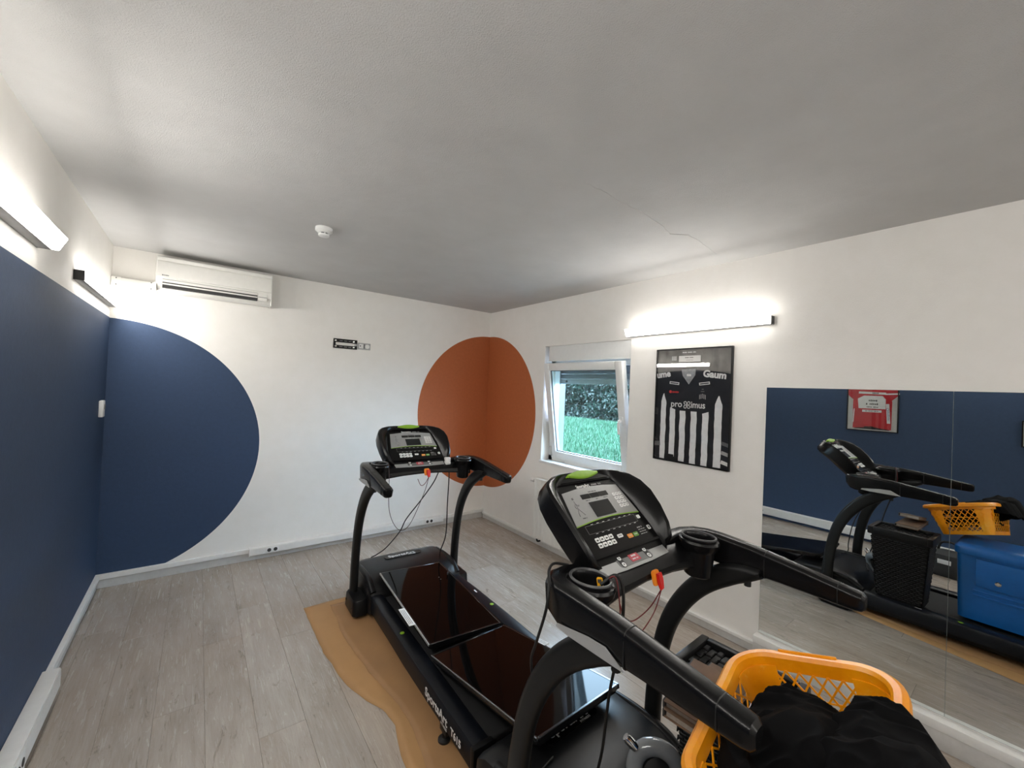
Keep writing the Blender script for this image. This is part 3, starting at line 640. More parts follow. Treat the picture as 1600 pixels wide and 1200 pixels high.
# ------------------------------------------------------------------ treadmill
def build_treadmill(label):
    tm = thing('treadmill', label, 'treadmill', None, 'treadmills standing in line')
    # chassis, belt and rails
    bm = bmesh.new()
    for s in (-1, 1): box(bm, min(s*.27, s*.33), max(s*.27, s*.33), -.88, .60, .035, .085, .004, 1)
    for y in (-.85, -.3, .3): box(bm, -.27, .27, y, y+.05, .04, .08)
    bm_link('chassis', bm, M_BLK, tm)
    bm = bmesh.new(); box(bm, -.262, .262, -.885, .46, .088, .124, .010, 3); bm_link('running_belt', bm, M_BELT, tm, True)
    for s in (-1, 1):
        bm = bmesh.new(); rings = []
        for y, xo in ((-.905, .325), (-.89, .338), (-.5, .343), (-.2, .345), (.2, .340), (.48, .330)):
            sec = [(.25, .118), (.256, .142), (.27, .150), (xo-.02, .150), (xo-.006, .145), (xo, .134), (xo+.004, .066), (xo-.006, .062), (.26, .062)]
            rings.append([(s*a, y, b) for a, b in sec])
        loft(bm, rings); rail = bm_link('side_rail', bm, M_RAIL, tm, True)
        bx('rail_end_cap', s*.245, s*.345, -.925, -.895, .05, .152, M_BLK, tm, .008)
        bm = bmesh.new(); lathe(bm, [(.013, 0), (.013, .0018), (.011, .0024)], 20, Matrix.Translation((s*.305, -.045, .150))); bm_link('green_dot', bm, M_LIME, rail, True)
        bx('screw_cover', s*.30-.004, s*.30+.004, .14, .175, .150, .1515, M_TXT if s > 0 else M_RAIL, rail)
        # side lettering, reads from outside
        mt = frame_mtx((s*.3495, -.62, .102), (0, s, 0), (0, 0, 1))
        text('lettering', 'SportsArt', .058, M_TXT, rail, mt @ Matrix.Translation((-s*0-.02*0+(-.03), .006, 0)), bold=.0012)
        text('lettering', 'FITNESS', .017, M_TXT, rail, mt @ Matrix.Translation((.055, -.026, 0)))
        text('lettering', 'T615', .044, M_TXT, rail, mt @ Matrix.Translation((.165, .0, 0)), bold=.001)
        # levelling foot and front socket
        bm = bmesh.new(); lathe(bm, [(.028, 0.0), (.028, .008), (.010, .014), (.010, .04)], 16, Matrix.Translation((s*.335, -.66, 0))); bm_link('levelling_foot', bm, M_RUB, tm, True)
        bx('foot_bracket', s*.30, s*.345, -.69, -.63, .035, .066, M_BLK, tm, .003)
        sk = bm_link('upright_socket', (lambda b: (loft(b, [[(s*.385+a, .60+c, z) for a, c in rrect(w, d_, .03, 4)] for z, w, d_ in ((.012, .095, .22), (.02, .105, .235), (.105, .098, .215), (.115, .088, .205))]), b)[1])(bmesh.new()), M_BLK, tm, True)
        for y in (.53, .67):
            bm = bmesh.new(); lathe(bm, [(.009, 0), (.008, .004), (.003, .005)], 10, frame_mtx((s*.436, y, .065), (0, 1, 0), (0, 0, 1) if s > 0 else (0, 0, -1))); bm_link('bolt', bm, M_RUB, sk, True)
        bx('foot_pad', s*.35, s*.42, .52, .69, 0, .014, M_RUB, tm, .003)
        # curved upright
        cl = [(.10, .664), (.20, .662), (.30, .658), (.40, .648), (.50, .632), (.59, .610), (.67, .578), (.745, .535), (.81, .484), (.865, .425), (.906, .362), (.930, .300), (.944, .255)]
        P = catmull([(0, b, a) for a, b in cl], 3); rings = []
        for i, p in enumerate(P):
            t = (P[min(i+1, len(P)-1)]-P[max(i-1, 0)]).normalized(); nrm = Vector((0, t.z, -t.y)); k = i/(len(P)-1)
            wd = .070+.014*min(1, max(0, (k-.35)/.4)); wd *= 1-.62*max(0, (k-.80)/.20)**1.3
            rings.append([Vector((s*(.392+.0*k)+a, p.y, p.z))+nrm*b for a, b in rrect(.050, wd, .022, 4)])
        bm = bmesh.new(); loft(bm, rings); bm_link('upright', bm, M_UPR, tm, True)
        bm = bmesh.new(); tube(bm, [(s*.392, .30, .905), (s*.392, .30, .885)], .012, 10, 0); bm_link('clamp_bolt', bm, M_RUB, tm, True)
    bx('base_cross_tube', -.34, .34, .60, .66, .03, .075, M_BLK, tm, .004)
    # motor hood
    bm = bmesh.new(); rings = []
    for x, k in ((-.345, .72), (-.335, .90), (-.31, .98), (-.24, 1), (0, 1.02), (.24, 1), (.31, .98), (.335, .90), (.345, .72)):
        pr = [(.955, .03), (.965, .10), (.945, .185), (.90, .218), (.84, .230), (.70, .234), (.58, .226), (.50, .200), (.455, .165), (.44, .126), (.44, .03)]
        e = .02*(1-k)/.28
        rings.append([(x, min(max(y, .44+e), .965-1.5*e), (z-.03)*k+.03) for y, z in pr])
    loft(bm, rings); hood = bm_link('motor_hood', bm, M_HOOD, tm, True)
    hm = frame_mtx((0, .795, .2392), (1, 0, 0), (0, 1, -.035))
    bm = bmesh.new(); prism(bm, rrect(.29, .062, .025), -.004, .0008, hm @ Matrix.Translation((.01, 0, 0))); bm_link('logo_plate', bm, M_GLB, hood, True)
    text('lettering', 'SportsArt', .050, M_TXT, hood, hm @ Matrix.Translation((0, .004, .0012)), bold=.0008, sx=1.05); text('lettering', 'FITNESS', .014, M_TXT, hood, hm @ Matrix.Translation((.075, -.023, .0012)), space=1.2)
    for s in (-1, 1):
        bm = bmesh.new(); tube(bm, [(s*.318, .46, .158), (s*.318, .56, .205), (s*.318, .70, .215), (s*.318, .84, .205)], .022, 10); bm_link('hood_side_trim', bm, M_BLK, tm, True)
    # handlebars: outer grip sweeping into the elbow and the cross bar
    for s in (-1, 1):
        #        x     y     top    bottom  width
        st = [(.414, -.030, .975, .938, .036), (.414, -.022, .984, .930, .052), (.414, -.005, .987, .927, .056), (.414, .10, 1.003, .929, .056), (.414, .20, 1.018, .931, .057), (.414, .30, 1.032, .930, .059), (.414, .41, 1.040, .928, .061), (.410, .465, 1.041, .931, .064), (.394, .512, 1.038, .940, .068), (.358, .540, 1.033, .948, .070), (.305, .551, 1.027, .948, .070), (.25, .553, 1.020, .940, .068), (.20, .553, 1.012, .936, .060)]
        P = [Vector((s*a[0], a[1], 0)) for a in st]; rings = []
        for i, a in enumerate(st):
            t = (P[min(i+1, len(P)-1)]-P[max(i-1, 0)]).normalized(); sd_ = Vector((t.y, -t.x, 0)); hh = a[2]-a[3]; zc = (a[2]+a[3])/2
            sec = rrect(a[4], hh, min(a[4], hh)*.30, 5)
            rings.append([P[i]+sd_*(u*(1.0 if w > 0 else .86))+Vector((0, 0, zc+w)) for u, w in sec])
        bm = bmesh.new(); loft(bm, rings); hb_ = bm_link('handlebar', bm, M_PLB, tm, True)
        for y in (.035, .245):
            tz = 1.003+(y-.10)*.15; bm = bmesh.new()
            prof = [(a*1.012, b*1.012) for a, b in rrect(.0565, tz-.930, .0172, 5)]
            loft(bm, [[(s*.414+a, yy, (tz+.930)/2+b) for a, b in prof] for yy in (y, y+.0025)]); bm_link('grip_joint', bm, M_RUB, hb_, True)
        # silver plate on the outer flank
        bm = bmesh.new(); prism(bm, [(.240, .934), (.295, .964), (.35, .962), (.455, .946), (.46, .938), (.41, .933)], 0, .004, frame_mtx((s*.4435, 0, 0), (0, 1, 0), (0, 0, 1)) if s > 0 else frame_mtx((s*.4435-.004, 0, 0), (0, 1, 0), (0, 0, 1)))
        bm_link('silver_plate', bm, M_SIL2, hb_)
    bm = bmesh.new(); rings = []
    for x in (-.37, -.32, -.25, -.15, 0, .15, .25, .32, .37):
        q_ = (abs(x)/.37)**2; lift = .022*(1-q_)
        sec = [(.468-.040*q_, .915+lift), (.462-.040*q_, .925+lift), (.466-.040*q_, .960), (.490-.040*q_, .976), (.552-.02*q_, 1.010), (.572-.02*q_, 1.010), (.580-.02*q_, .99), (.578-.02*q_, .950), (.560-.02*q_, .925+lift*.6), (.53-.02*q_, .915+lift)]
        rings.append([(x, y, z) for y, z in sec])
    loft(bm, rings); bar = bm_link('cross_bar', bm, M_PLB, tm, True)
    # cup holders
    for s in (-1, 1):
        bm = bmesh.new(); sg = 28
        def cup(k, rx, ry): 
            a = 2*PI*k/sg; pinch = 1-.16*max(0, math.sin(a))**2*0
            return (s*.318+rx*math.cos(a), .452+ry*math.sin(a))
        rings = []
        for rx, ry, z in ((.034, .042, .885), (.042, .050, .892), (.051, .061, .985), (.054, .065, 1.030), (.0535, .0645, 1.037), (.050, .061, 1.0375), (.047, .058, 1.034), (.046, .057, 1.02), (.036, .045, .900)):
            rings.append([(*cup(k, rx, ry), z) for k in range(sg)])
        loft(bm, rings); ch = bm_link('cup_holder', bm, M_PLB, tm, True)
        bm = bmesh.new(); pts = [(*cup(k, .0517, .0627), 1.0365) for k in range(sg+1)]; tube(bm, pts, .0042, 6, 0); bm_link('cup_rim', bm, plain('rim_grey', (.05, .05, .052, 1), .35), ch, True)
        # moulded collar around the cup
        rings = [[(*cup(k, rx, ry), z) for k in range(sg)] for rx, ry, z in ((.0535, .0645, 1.028), (.062, .073, 1.026), (.066, .077, 1.018), (.062, .073, 1.000), (.052, .062, .985))]
        bm = bmesh.new(); loft(bm, rings, cap=False); bm_link('cup_collar', bm, M_PLB, tm, True)
    # silver lower panel with speed and incline keys
    pm = frame_mtx((0, .524, .9985), (1, 0, 0), (0, .88, .475))
    bm = bmesh.new(); prism(bm, [(-.186, -.028), (-.08, -.033), (.08, -.033), (.186, -.028), (.192, .030), (-.192, .030)], 0, .003, pm, .001); lp = bm_link('lower_panel', bm, M_SIL, tm, True)
    bm = bmesh.new(); prism(bm, rrect(.19, .044, .012), .003, .0036, pm); bm_link('panel_inlay', bm, M_GRYP, lp)
    bm = bmesh.new(); prism(bm, rrect(.052, .030, .004), .0036, .0046, pm); bm_link('red_display', bm, M_REDD, lp)
    fine_print('fine_print', 5, .010, M_TXT, lp, pm @ Matrix.Translation((0, .006, .0048))); fine_print('fine_print', 9, .007, M_TXT, lp, pm @ Matrix.Translation((0, -.006, .0048)))
    for s in (-1, 1):
        mo = pm @ Matrix.Translation((s*.074, 0, .0036))
        bm = bmesh.new(); prism(bm, rrect(.022, .048, .0105), 0, .0008, mo); bm_link('key_rocker', bm, M_BLK, lp)
        for dy in (-.013, .013):
            bm = bmesh.new(); prism(bm, rrect(.016, .017, .007), .0008, .002, mo @ Matrix.Translation((0, dy, 0))); bm_link('key', bm, M_KEY, lp)
            d_ = 1 if dy > 0 else -1
            bm = bmesh.new(); prism(bm, [(-.004, -.003*d_), (.004, -.003*d_), (0, .004*d_)], .002, .0023, mo @ Matrix.Translation((0, dy, 0))); bm_link('key_arrow', bm, M_KEYI, lp)
    # console
    A0 = (0, .548, 1.022); U = Vector((0, .741, .671)); cm = frame_mtx(A0, (1, 0, 0), U)
    rows = [  # v, half width, face half width, wing height, back depth
        (-.035, .215, .190, .016, .030), (-.015, .240, .198, .036, .050), (.03, .256, .202, .052, .060), (.10, .268, .200, .062, .056), (.17, .274, .192, .064, .052), (.225, .268, .182, .056, .056), (.270, .248, .170, .042, .066), (.300, .218, .150, .028, .070), (.322, .172, .115, .016, .066), (.334, .120, .075, .006, .060), (.338, .07, .045, .000, .050)]
    rings = []
    for v_, w, fw2, hg, dp in rows:
        half = [(fw2, 0), (fw2+.010, hg*.30), (w-.028, hg*.92), (w-.012, hg), (w-.002, hg*.86), (w, hg*.4), (w-.004, -dp*.5), (w-.03, -dp*.95), (w*.5, -dp*1.15)]
        rings.append([cm @ Vector((a, v_, b)) for a, b in half]+[cm @ Vector((-a, v_, b)) for a, b in half[::-1]])
    bm = bmesh.new(); loft(bm, rings); con = bm_link('console', bm, M_PLB, tm, True)
    def cbox(name, u0, u1, v0, v1, h0, h1, mat, r=0, par=con):
        bm = bmesh.new(); prism(bm, rrect(u1-u0, v1-v0, min(r, (u1-u0)/2.01, (v1-v0)/2.01), 3, (u0+u1)/2, (v0+v1)/2) if r else [(u0, v0), (u1, v0), (u1, v1), (u0, v1)], h0, h1, cm); return bm_link(name, bm, mat, par)
    bm = bmesh.new(); prism(bm, [(-.196, .0), (.196, .0), (.20, .06), (.194, .12), (.186, .18), (.176, .23), (.166, .264), (.08, .275), (0, .279), (-.08, .275), (-.166, .264), (-.176, .23), (-.186, .18), (-.194, .12), (-.20, .06)], -.004, .003, cm); face = bm_link('control_face', bm, M_GLB, con)
    arc = [(.181-.362*k/16, .119+.012*math.sin(PI*k/16)) for k in range(17)]
    bm = bmesh.new(); prism(bm, [(.181, .119), (.170, .19), (.160, .252), (.08, .261), (0, .264), (-.08, .261), (-.160, .252), (-.170, .19)][::1]+arc[::-1][:-1], .003, .0045, cm); gp = bm_link('grey_panel', bm, M_SIL, face)
    bm = bmesh.new(); prism(bm, arc+[(a, b-.0035) for a, b in arc[::-1]], .003, .005, cm); bm_link('green_line', bm, M_LIME, face)
    for k in range(3): cbox('readout', -.076+.052*k, -.026+.052*k, .214, .234, .0045, .0055, M_SCR, .002, face)
    for k, tx in enumerate(('DISTANCE', 'TIME', 'CALORIES')): fine_print('fine_print', len(tx), .0055, M_KEYI, face, cm @ Matrix.Translation((-.051+.052*k, .207, .0048)))
    fine_print('fine_print', 15, .006, M_KEYI, face, cm @ Matrix.Translation((0, .241, .0048)))
    cbox('display', -.056, .058, .136, .198, .0045, .006, M_SCR, .002, face)
    for i in range(4):
        for j in range(3):
            k_ = cbox('key', .100+.019*j, .115+.019*j, .204-.0175*i, .217-.0175*i, .0045, .0062, M_KEY, .003, face)
            tx = ('123', '456', '789', 'C0E')[i][j]; text('lettering', tx, .009, M_KEYI, face, cm @ Matrix.Translation((.1075+.019*j, .2105-.0175*i, .0064)), bold=.0002)
    # figure of a runner
    bm = bmesh.new(); F_ = lambda u, v_: cm @ Vector((-.124+u, .186+v_, .0050))
    for pts in ([(0, .028), (.001, .010), (.0, -.004)], [(0, -.004), (-.008, -.018), (-.012, -.034)], [(0, -.004), (.009, -.018), (.018, -.032)], [(.0, .018), (-.009, .006), (-.004, -.004)], [(.0, .018), (.010, .006), (.014, .012)]): tube(bm, [F_(*q_) for q_ in pts], .0012, 5, 3)
    tube(bm, [F_(0, .034), F_(0, .041)], .0040, 8, 0); bm_link('runner_symbol', bm, plain('symbol_grey', (.22, .22, .22, 1), .5), face)
    fine_print('fine_print', 7, .006, M_KEYI, face, cm @ Matrix.Translation((-.118, .143, .0048)))
    # long programme display: outline only
    for a in ((-.143, .144, .1125, .1137), (-.143, .144, .0823, .0835), (-.143, -.1418, .0823, .1137), (.1428, .144, .0823, .1137)): cbox('display_outline', *a, .003, .0034, M_GRYP, 0, face)
    for k in range(8): cbox('display_tick', -.11+.032*k, -.098+.032*k, .1150, .1165, .003, .0033, M_TXT, 0, face); cbox('display_tick', -.11+.032*k, -.098+.032*k, .0790, .0803, .003, .0033, M_TXT, 0, face)
    for i in range(2):
        for j in range(4):
            cbox('key', -.133+.0245*j, -.113+.0245*j, .049-.0205*i, .065-.0205*i, .003, .005, M_KEY, .003, face); cbox('key_mark', -.129+.0245*j, -.119+.0245*j, .0535-.0205*i, .0585-.0205*i, .005, .0053, M_KEYI, 0, face)
    cbox('key', -.017, .011, .043, .056, .003, .005, M_KEY, .003, face); text('lettering', 'ENTER', .006, M_KEYI, face, cm @ Matrix.Translation((-.003, .0495, .0052)))
    cbox('key', .034, .063, .031, .047, .003, .005, M_ORK, .003, face); text('lettering', 'STOP', .007, M_TXT, face, cm @ Matrix.Translation((.0485, .039, .0052)))
    cbox('key', .069, .096, .031, .047, .003, .005, M_GREENK, .003, face); text('lettering', 'START', .007, M_TXT, face, cm @ Matrix.Translation((.0825, .039, .0052)))
    cbox('key', .151, .169, .092, .106, .003, .005, M_KEY, .003, face); cbox('key', .170, .186, .041, .058, .003, .005, M_KEY, .003, face); cbox('key_mark', .174, .182, .045, .054, .005, .0053, M_KEYI, 0, face)
    for k in range(4): fine_print('fine_print', 7 if k == 0 else 18, .008 if k == 0 else .0045, M_SIL2, face, cm @ Matrix.Translation((.112, .060-.009*k, .0033)), 'LEFT')
    cbox('ledge', -.19, .19, -.004, .004, .0, .012, M_PLB, .002, face)
    text('lettering', 'SportsArt', .019, M_TXT, face, cm @ Matrix.Translation((-.03, .270, .0033)), bold=.0003); text('lettering', 'FITNESS   T615', .009, M_SIL2, face, cm @ Matrix.Translation((.05, .2695, .0033)))
    # top pocket with lime handle
    bm = bmesh.new(); prism(bm, [(-.155, .286), (.155, .286), (.13, .300), (.07, .320), (-.07, .320), (-.13, .300)], .0, .012, cm, .004); bm_link('top_pocket', bm, M_GLB, con, True)
    rings = []
    for k in range(13):
        u = -.085+.17*k/12; hh = .016*math.sin(PI*(k+.6)/13.2)+.003
        rings.append([cm @ Vector((u, .316+b, .006+a)) for a, b in rrect(.026, hh*2, .003 if hh < .008 else .006, 3)])
    bm = bmesh.new(); loft(bm, rings); bm_link('lime_handle', bm, M_LIME, con, True)
    return tm
tread = build_treadmill('treadmill with a loaded yellow crate and wicker hamper on its deck')
tread2 = copy_tree(tread); tread2['label'] = 'treadmill at the back with two dark flat screens on its deck'
NEAR, FAR = rigid((1.249, .341, .003), .02), rigid((1.289, 2.242, .003), -.035)
tread.matrix_world = NEAR; tread2.matrix_world = FAR

# safety keys and cables (own to each machine)
def safety_key(root, pts, rmat):
    km = frame_mtx((.03, .455, .945), (1, 0, 0), (0, .25, .97))
    bm = bmesh.new(); prism(bm, rrect(.038, .050, .010), .0, .009, km @ Matrix.Translation((-.004, .004, 0)), .002); k = bm_link('safety_key_base', bm, M_ORA, root, True)
    bm = bmesh.new(); prism(bm, [(-.012, .018), (.014, .018), (.017, -.005), (.012, -.034), (-.004, -.036), (-.012, -.012)], .008, .019, km @ Matrix.Translation((.003, 0, 0)), .003); bm_link('safety_key', bm, M_RED, root, True)
    return cord('safety_lanyard', pts, .0020, rmat, root, 6)
M_LAN = plain('dark_red_cord', (.14, .008, .010, 1), .6); M_LAN2 = plain('brown_cord', (.05, .025, .02, 1), .6)
safety_key(tread, [(.036, .434, .918), (.0, .44, .84), (-.10, .44, .79), (-.20, .42, .82), (-.26, .385, .93), (-.272, .398, 1.045), (-.29, .43, 1.02)], M_LAN)
cord('safety_lanyard', [(.037, .434, .918), (.01, .46, .85), (-.05, .48, .815), (-.12, .47, .85), (-.16, .46, .91)], .0020, M_LAN, tread, 6)
safety_key(tread2, [(.036, .434, .918), (.0, .43, .80), (-.10, .42, .60), (-.18, .42, .58), (-.255, .40, .72), (-.27, .39, .95), (-.275, .40, 1.04)], M_LAN2)
cord('safety_lanyard', [(.036, .434, .918), (.01, .44, .87), (-.02, .44, .86), (-.04, .455, .905)], .0022, M_LAN, tread2, 6)
wl = plain('white_clip', (.7, .7, .7, 1), .4)
bx('sensor_clip', .195, .235, .49, .525, .965, 1.035, wl, tread2, .006); bx('sensor_clip', .20, .23, .48, .50, .99, 1.0, wl, tread2, .003)
cord('sensor_cable', [(.215, .485, .97), (.215, .47, .90), (.212, .47, .70), (.225, .50, .45), (.215, .56, .30), (.25, .60, .20), (.30, .58, .17), (.15, .30, .245)], .0042, M_RUB, tread2)
cord('power_cable', [(.14, .50, .925), (.12, .54, .84), (.05, .60, .70), (-.03, .66, .56), (-.06, .70, .46), (-.12, .80, .32), (-.17, .875, .245), (-.20, .93, .20), (-.21, .955, .10)], .0042, M_RUB, tread2)
cord('power_cable', [(-.28, .575, 1.02), (-.34, .578, 1.038), (-.395, .545, 1.043), (-.438, .500, 1.030), (-.455, .490, .97), (-.448, .53, .86), (-.41, .59, .76), (-.35, .64, .62), (-.31, .68, .48), (-.29, .70, .32), (-.28, .70, .25), (-.16, .72, .246)], .0042, M_RUB, tread)
cord('sensor_cable', [(-.30, .43, 1.02), (-.262, .405, 1.048), (-.245, .39, 1.0), (-.235, .40, .86), (-.21, .45, .66), (-.18, .49, .45), (-.16, .53, .30), (-.14, .54, .226), (-.02, .50, .21)], .0048, M_RUB, tread)
yt = thing('yellow_tag', 'yellow plastic tag standing in the left cup holder', 'tag', NEAR @ frame_mtx((-.288, .436, 1.005), (.35, -.9, .2), (0, .1, 1)))
bm = bmesh.new(); prism(bm, rrect(.018, .062, .005, 3, 0, .0), 0, .004, None, .001); bm_link('plate', bm, plain('yellow_plastic', (.80, .40, .01, 1), .45), yt, True)
for k in range(3): bx('print', -.006, .006, -.02+.018*k, -.01+.018*k, .004, .0046, M_KEYI, yt)

# ------------------------------------------------------------------ flat screens on the far deck
def television(label, o, xv, yv, w, l, sticker=None):
    """o: centre of the front face, xv: short side, yv: long side"""
    t = thing('television', label, 'television', frame_mtx(o, xv, yv), 'flat screens lying on the treadmills'); bz = .012
    bx('screen', -w/2+bz, w/2-bz, -l/2+bz, l/2-bz, -.006, -.001, M_TVS, t)
    bm = bmesh.new()
    for a in ((-w/2, -w/2+bz, -l/2, l/2), (w/2-bz, w/2, -l/2, l/2), (-w/2+bz, w/2-bz, -l/2, -l/2+bz), (-w/2+bz, w/2-bz, l/2-bz, l/2)): box(bm, *a, -.020, 0, .002, 1)
    bm_link('bezel', bm, M_TVB, t, True)
    bm = bmesh.new(); loft(bm, [[(a, b, z) for a, b in rrect(w_, l_, .02, 3)] for w_, l_, z in ((w-.004, l-.004, -.008), (w-.01, l-.01, -.030), (w*.7, l*.7, -.040), (w*.55, l*.55, -.058), (w*.5, l*.5, -.060))]); bm_link('back_cover', bm, M_PLB, t, True)
    return t
def axes(h, pitch): return (Vector((math.cos(h), -math.sin(h), 0)), Vector((math.sin(h)*math.cos(pitch), math.cos(h)*math.cos(pitch), math.sin(pitch))))
xa, ya = axes(.050, .040)
tv1 = television('dark flat screen leaning on the motor hood of the back treadmill', (1.262, 2.352, .230), xa+Vector((0, 0, -.03)), ya, .455, .865)
bx('silver_edge', -.2295, -.2245, -.43, .43, -.010, .0008, M_SIL2, tv1); bx('edge_sticker', -.262, -.2255, -.235, -.055, -.0015, .0012, M_TXT, tv1)
for k in range(3): bx('sticker_print', -.256+.009*k, -.253+.009*k, -.22, -.07, .0012, .0015, M_GRYP, tv1)
bm = bmesh.new()
for dy in (0, -.03): lathe(bm, [(.004, 0), (.004, .001)], 8, Matrix.Translation((.12, .21+dy, -.0005)))
bm_link('screen_marks', bm, M_GRYP, tv1)
xa, ya = axes(-.022, -.155)
tv2 = television('dark flat screen propped between both treadmills reflecting the window', (1.249, 1.492, .258), xa, ya, .482, .815)
bx('edge_sticker', .236, .268, .06, .13, -.002, .0006, M_TXT, tv2)
for k in range(3): bx('sticker_print', .243+.008*k, .246+.008*k, .065, .125, .0006, .0009, M_GRYP, tv2)
bx('side_strip', -.241, -.236, -.40, .40, -.012, .0006, M_GRYP, tv2)

# ------------------------------------------------------------------ kraft paper under the machines
def sheet(name, left, right, z, mat, label):
    vv = []; ff = []; n = 120; m_ = 16
    ys = [a[1] for a in left]; 
    for i in range(n+1):
        y = left[0][1]+(left[-1][1]-left[0][1])*i/n
        xl = np.interp(-y, [-a[1] for a in left], [a[0] for a in left])+.006*noise.noise((0, y*9, z*900))+.003*noise.noise((0, y*30, 2))
        xr = np.interp(-y, [-a[1] for a in right], [a[0] for a in right])
        for j in range(m_+1):
            x = xl+(xr-xl)*j/m_; vv.append((x, y+.012*noise.noise((x*4, 0, 1))*(i in (0, n)), z+.0006*(1+noise.noise((x*3, y*3, 0)))))
    for i in range(n):
        for j in range(m_): ff.append((i*(m_+1)+j, i*(m_+1)+j+1, (i+1)*(m_+1)+j+1, (i+1)*(m_+1)+j))
    k = len(vv); vv += [(a, b, c-.0009) for a, b, c in vv]; ff += [tuple(q_+k for q_ in f_[::-1]) for f_ in ff[:]]
    bnd = [j for j in range(m_+1)]+[i*(m_+1)+m_ for i in range(1, n+1)]+[n*(m_+1)+j for j in range(m_-1, -1, -1)]+[i*(m_+1) for i in range(n-1, 0, -1)]
    for a, b in zip(bnd, bnd[1:]+bnd[:1]): ff.append((b, a, a+k, b+k))
    return tag(pyd(name, vv, ff, mat, None, 'all'), label, 'paper')
sheet('kraft_paper', [(.640, 3.085), (.637, 2.75), (.640, 2.5), (.672, 2.184), (.72, 2.02), (.775, 1.90), (.785, 1.80), (.748, 1.64), (.736, 1.5), (.75, 1.2), (.72, .6), (.76, 0), (.70, -.7)], [(1.10, 3.085), (1.35, 2.6), (1.45, 1.6), (1.58, 1.0), (1.64, .78), (1.72, .4), (1.80, .05), (1.84, -.7)], .0012, M_KRAFT, 'brown kraft paper with a wavy edge under the treadmills')
sheet('kraft_paper', [(.80, 3.02), (.775, 2.6), (.80, 2.2), (.845, 1.9), (.84, 1.7), (.80, 1.45), (.83, .9), (.85, -.6)], [(1.08, 3.02), (1.30, 2.5), (1.40, 1.6), (1.52, 1.0), (1.66, .3), (1.70, -.6)], .0030, M_KRAFT2, 'second darker strip of kraft paper against the back treadmill')

# ------------------------------------------------------------------ wicker hamper on the near deck
hm_ = thing('wicker_hamper', 'black woven plastic hamper with a lid on the near treadmill', 'hamper', rigid((1.46, .604, .153), .045))
HT, TX, TY, BX_, BY_ = .500, .125, .168, .088, .130
def hp(sx, sy, t):      # corner half sizes at height fraction t
    return BX_+(TX-BX_)*t, BY_+(TY-BY_)*t
bm = bmesh.new(); loft(bm, [[(a, b, HT*t) for a, b in rrect(2*(BX_+(TX-BX_)*t)-.012, 2*(BY_+(TY-BY_)*t)-.012, .02, 3)] for t in (0, .5, .93)]); bm_link('inner_shell', bm, M_WICK, hm_, True)
bm = bmesh.new(); nr = 30
for side in range(4):
    for i in range(nr):
        t0 = .02+.86*i/nr; t1 = t0+.86/nr*.86
        w0, d0 = hp(0, 0, (t0+t1)/2); ln = d0 if side % 2 == 0 else w0; n_ = 9 if side % 2 == 0 else 7
        for k in range(n_):
            off = .5 if i % 2 else 0; a = (-1+2*(k+off)/n_)*ln*.93; b = min((-1+2*(k+.88+off)/n_)*ln*.93, ln*.95)
            if b-a < .008: continue
            ws = w0 if side % 2 == 0 else d0
            z0, z1 = HT*t0, HT*t1
            if side == 0: box(bm, ws-.007, ws-.002, a, b, z0, z1, .003, 1)
            elif side == 2: box(bm, -ws+.002, -ws+.007, a, b, z0, z1, .003, 1)
            elif side == 1: box(bm, a, b, ws-.007, ws-.002, z0, z1, .003, 1)
            else: box(bm, a, b, -ws+.002, -ws+.007, z0, z1, .003, 1)
tag(bm_link('woven_side', bm, M_WICK, hm_, True), None, None, kind='stuff')
bm = bmesh.new(); lw, ld = 2*TX+.016, 2*TY+.016
for a in ((-lw/2, lw/2, -ld/2, -ld/2+.03), (-lw/2, lw/2, ld/2-.03, ld/2), (-lw/2, -lw/2+.03, -ld/2+.03, ld/2-.03), (lw/2-.03, lw/2, -ld/2+.03, ld/2-.03)): box(bm, *a, HT-.045, HT+.010, .006, 2)
lid = bm_link('lid_frame', bm, M_WICK, hm_, True)
bx('lid_base', -lw/2+.028, lw/2-.028, -ld/2+.028, ld/2-.028, HT-.030, HT-.014, M_WICK, lid)
bm = bmesh.new(); nx2, ny2 = 7, 12
for i in range(nx2):
    for j in range(ny2):
        x = -lw/2+.03+(lw-.06)*(i+.5)/nx2; y = -ld/2+.03+(ld-.06)*(j+.5)/ny2; hx_, hy_ = (lw-.06)/nx2/2, (ld-.06)/ny2/2
        if (i+j) % 2: hx_ *= 1.22; hy_ *= .84; zt = HT-.004
        else: hx_ *= .76; hy_ *= 1.0; zt = HT-.009
        x0_, x1_ = max(x-hx_, -lw/2+.031), min(x+hx_, lw/2-.031)
        box(bm, x0_, x1_, y-hy_, y+hy_, HT-.016, zt, .003, 1)
tag(bm_link('woven_lid_panel', bm, M_WICK, lid, True), None, None, kind='stuff')
# brown folders lying on the hamper
def folder(o, xv, yv, label, w, l):
    t = thing('brown_folder', label, 'folder', frame_mtx(o, xv, yv), 'brown folders on the hamper')
    bx('cover', 0, w, 0, l, 0, .003, M_CARD, t, .001); bx('cover', 0, w, 0, l, .020, .023, M_CARD, t, .001); bx('pages', .006, w-.004, .006, l-.006, .003, .020, M_PAGE, t)
    bx('spine', -.003, .002, 0, l, 0, .023, M_KEYI, t, .001)
    return t
folder((1.085, .640, .6645), (.06, -.98, 0), (.98, .06, .0), 'brown folder lying under the yellow crate on the hamper', .125, .32)
folder((1.085, .640, .690), (.10, -.97, -.03), (.97, -.04, .16), 'upper brown folder with a black edge propped against the yellow crate', .115, .205)
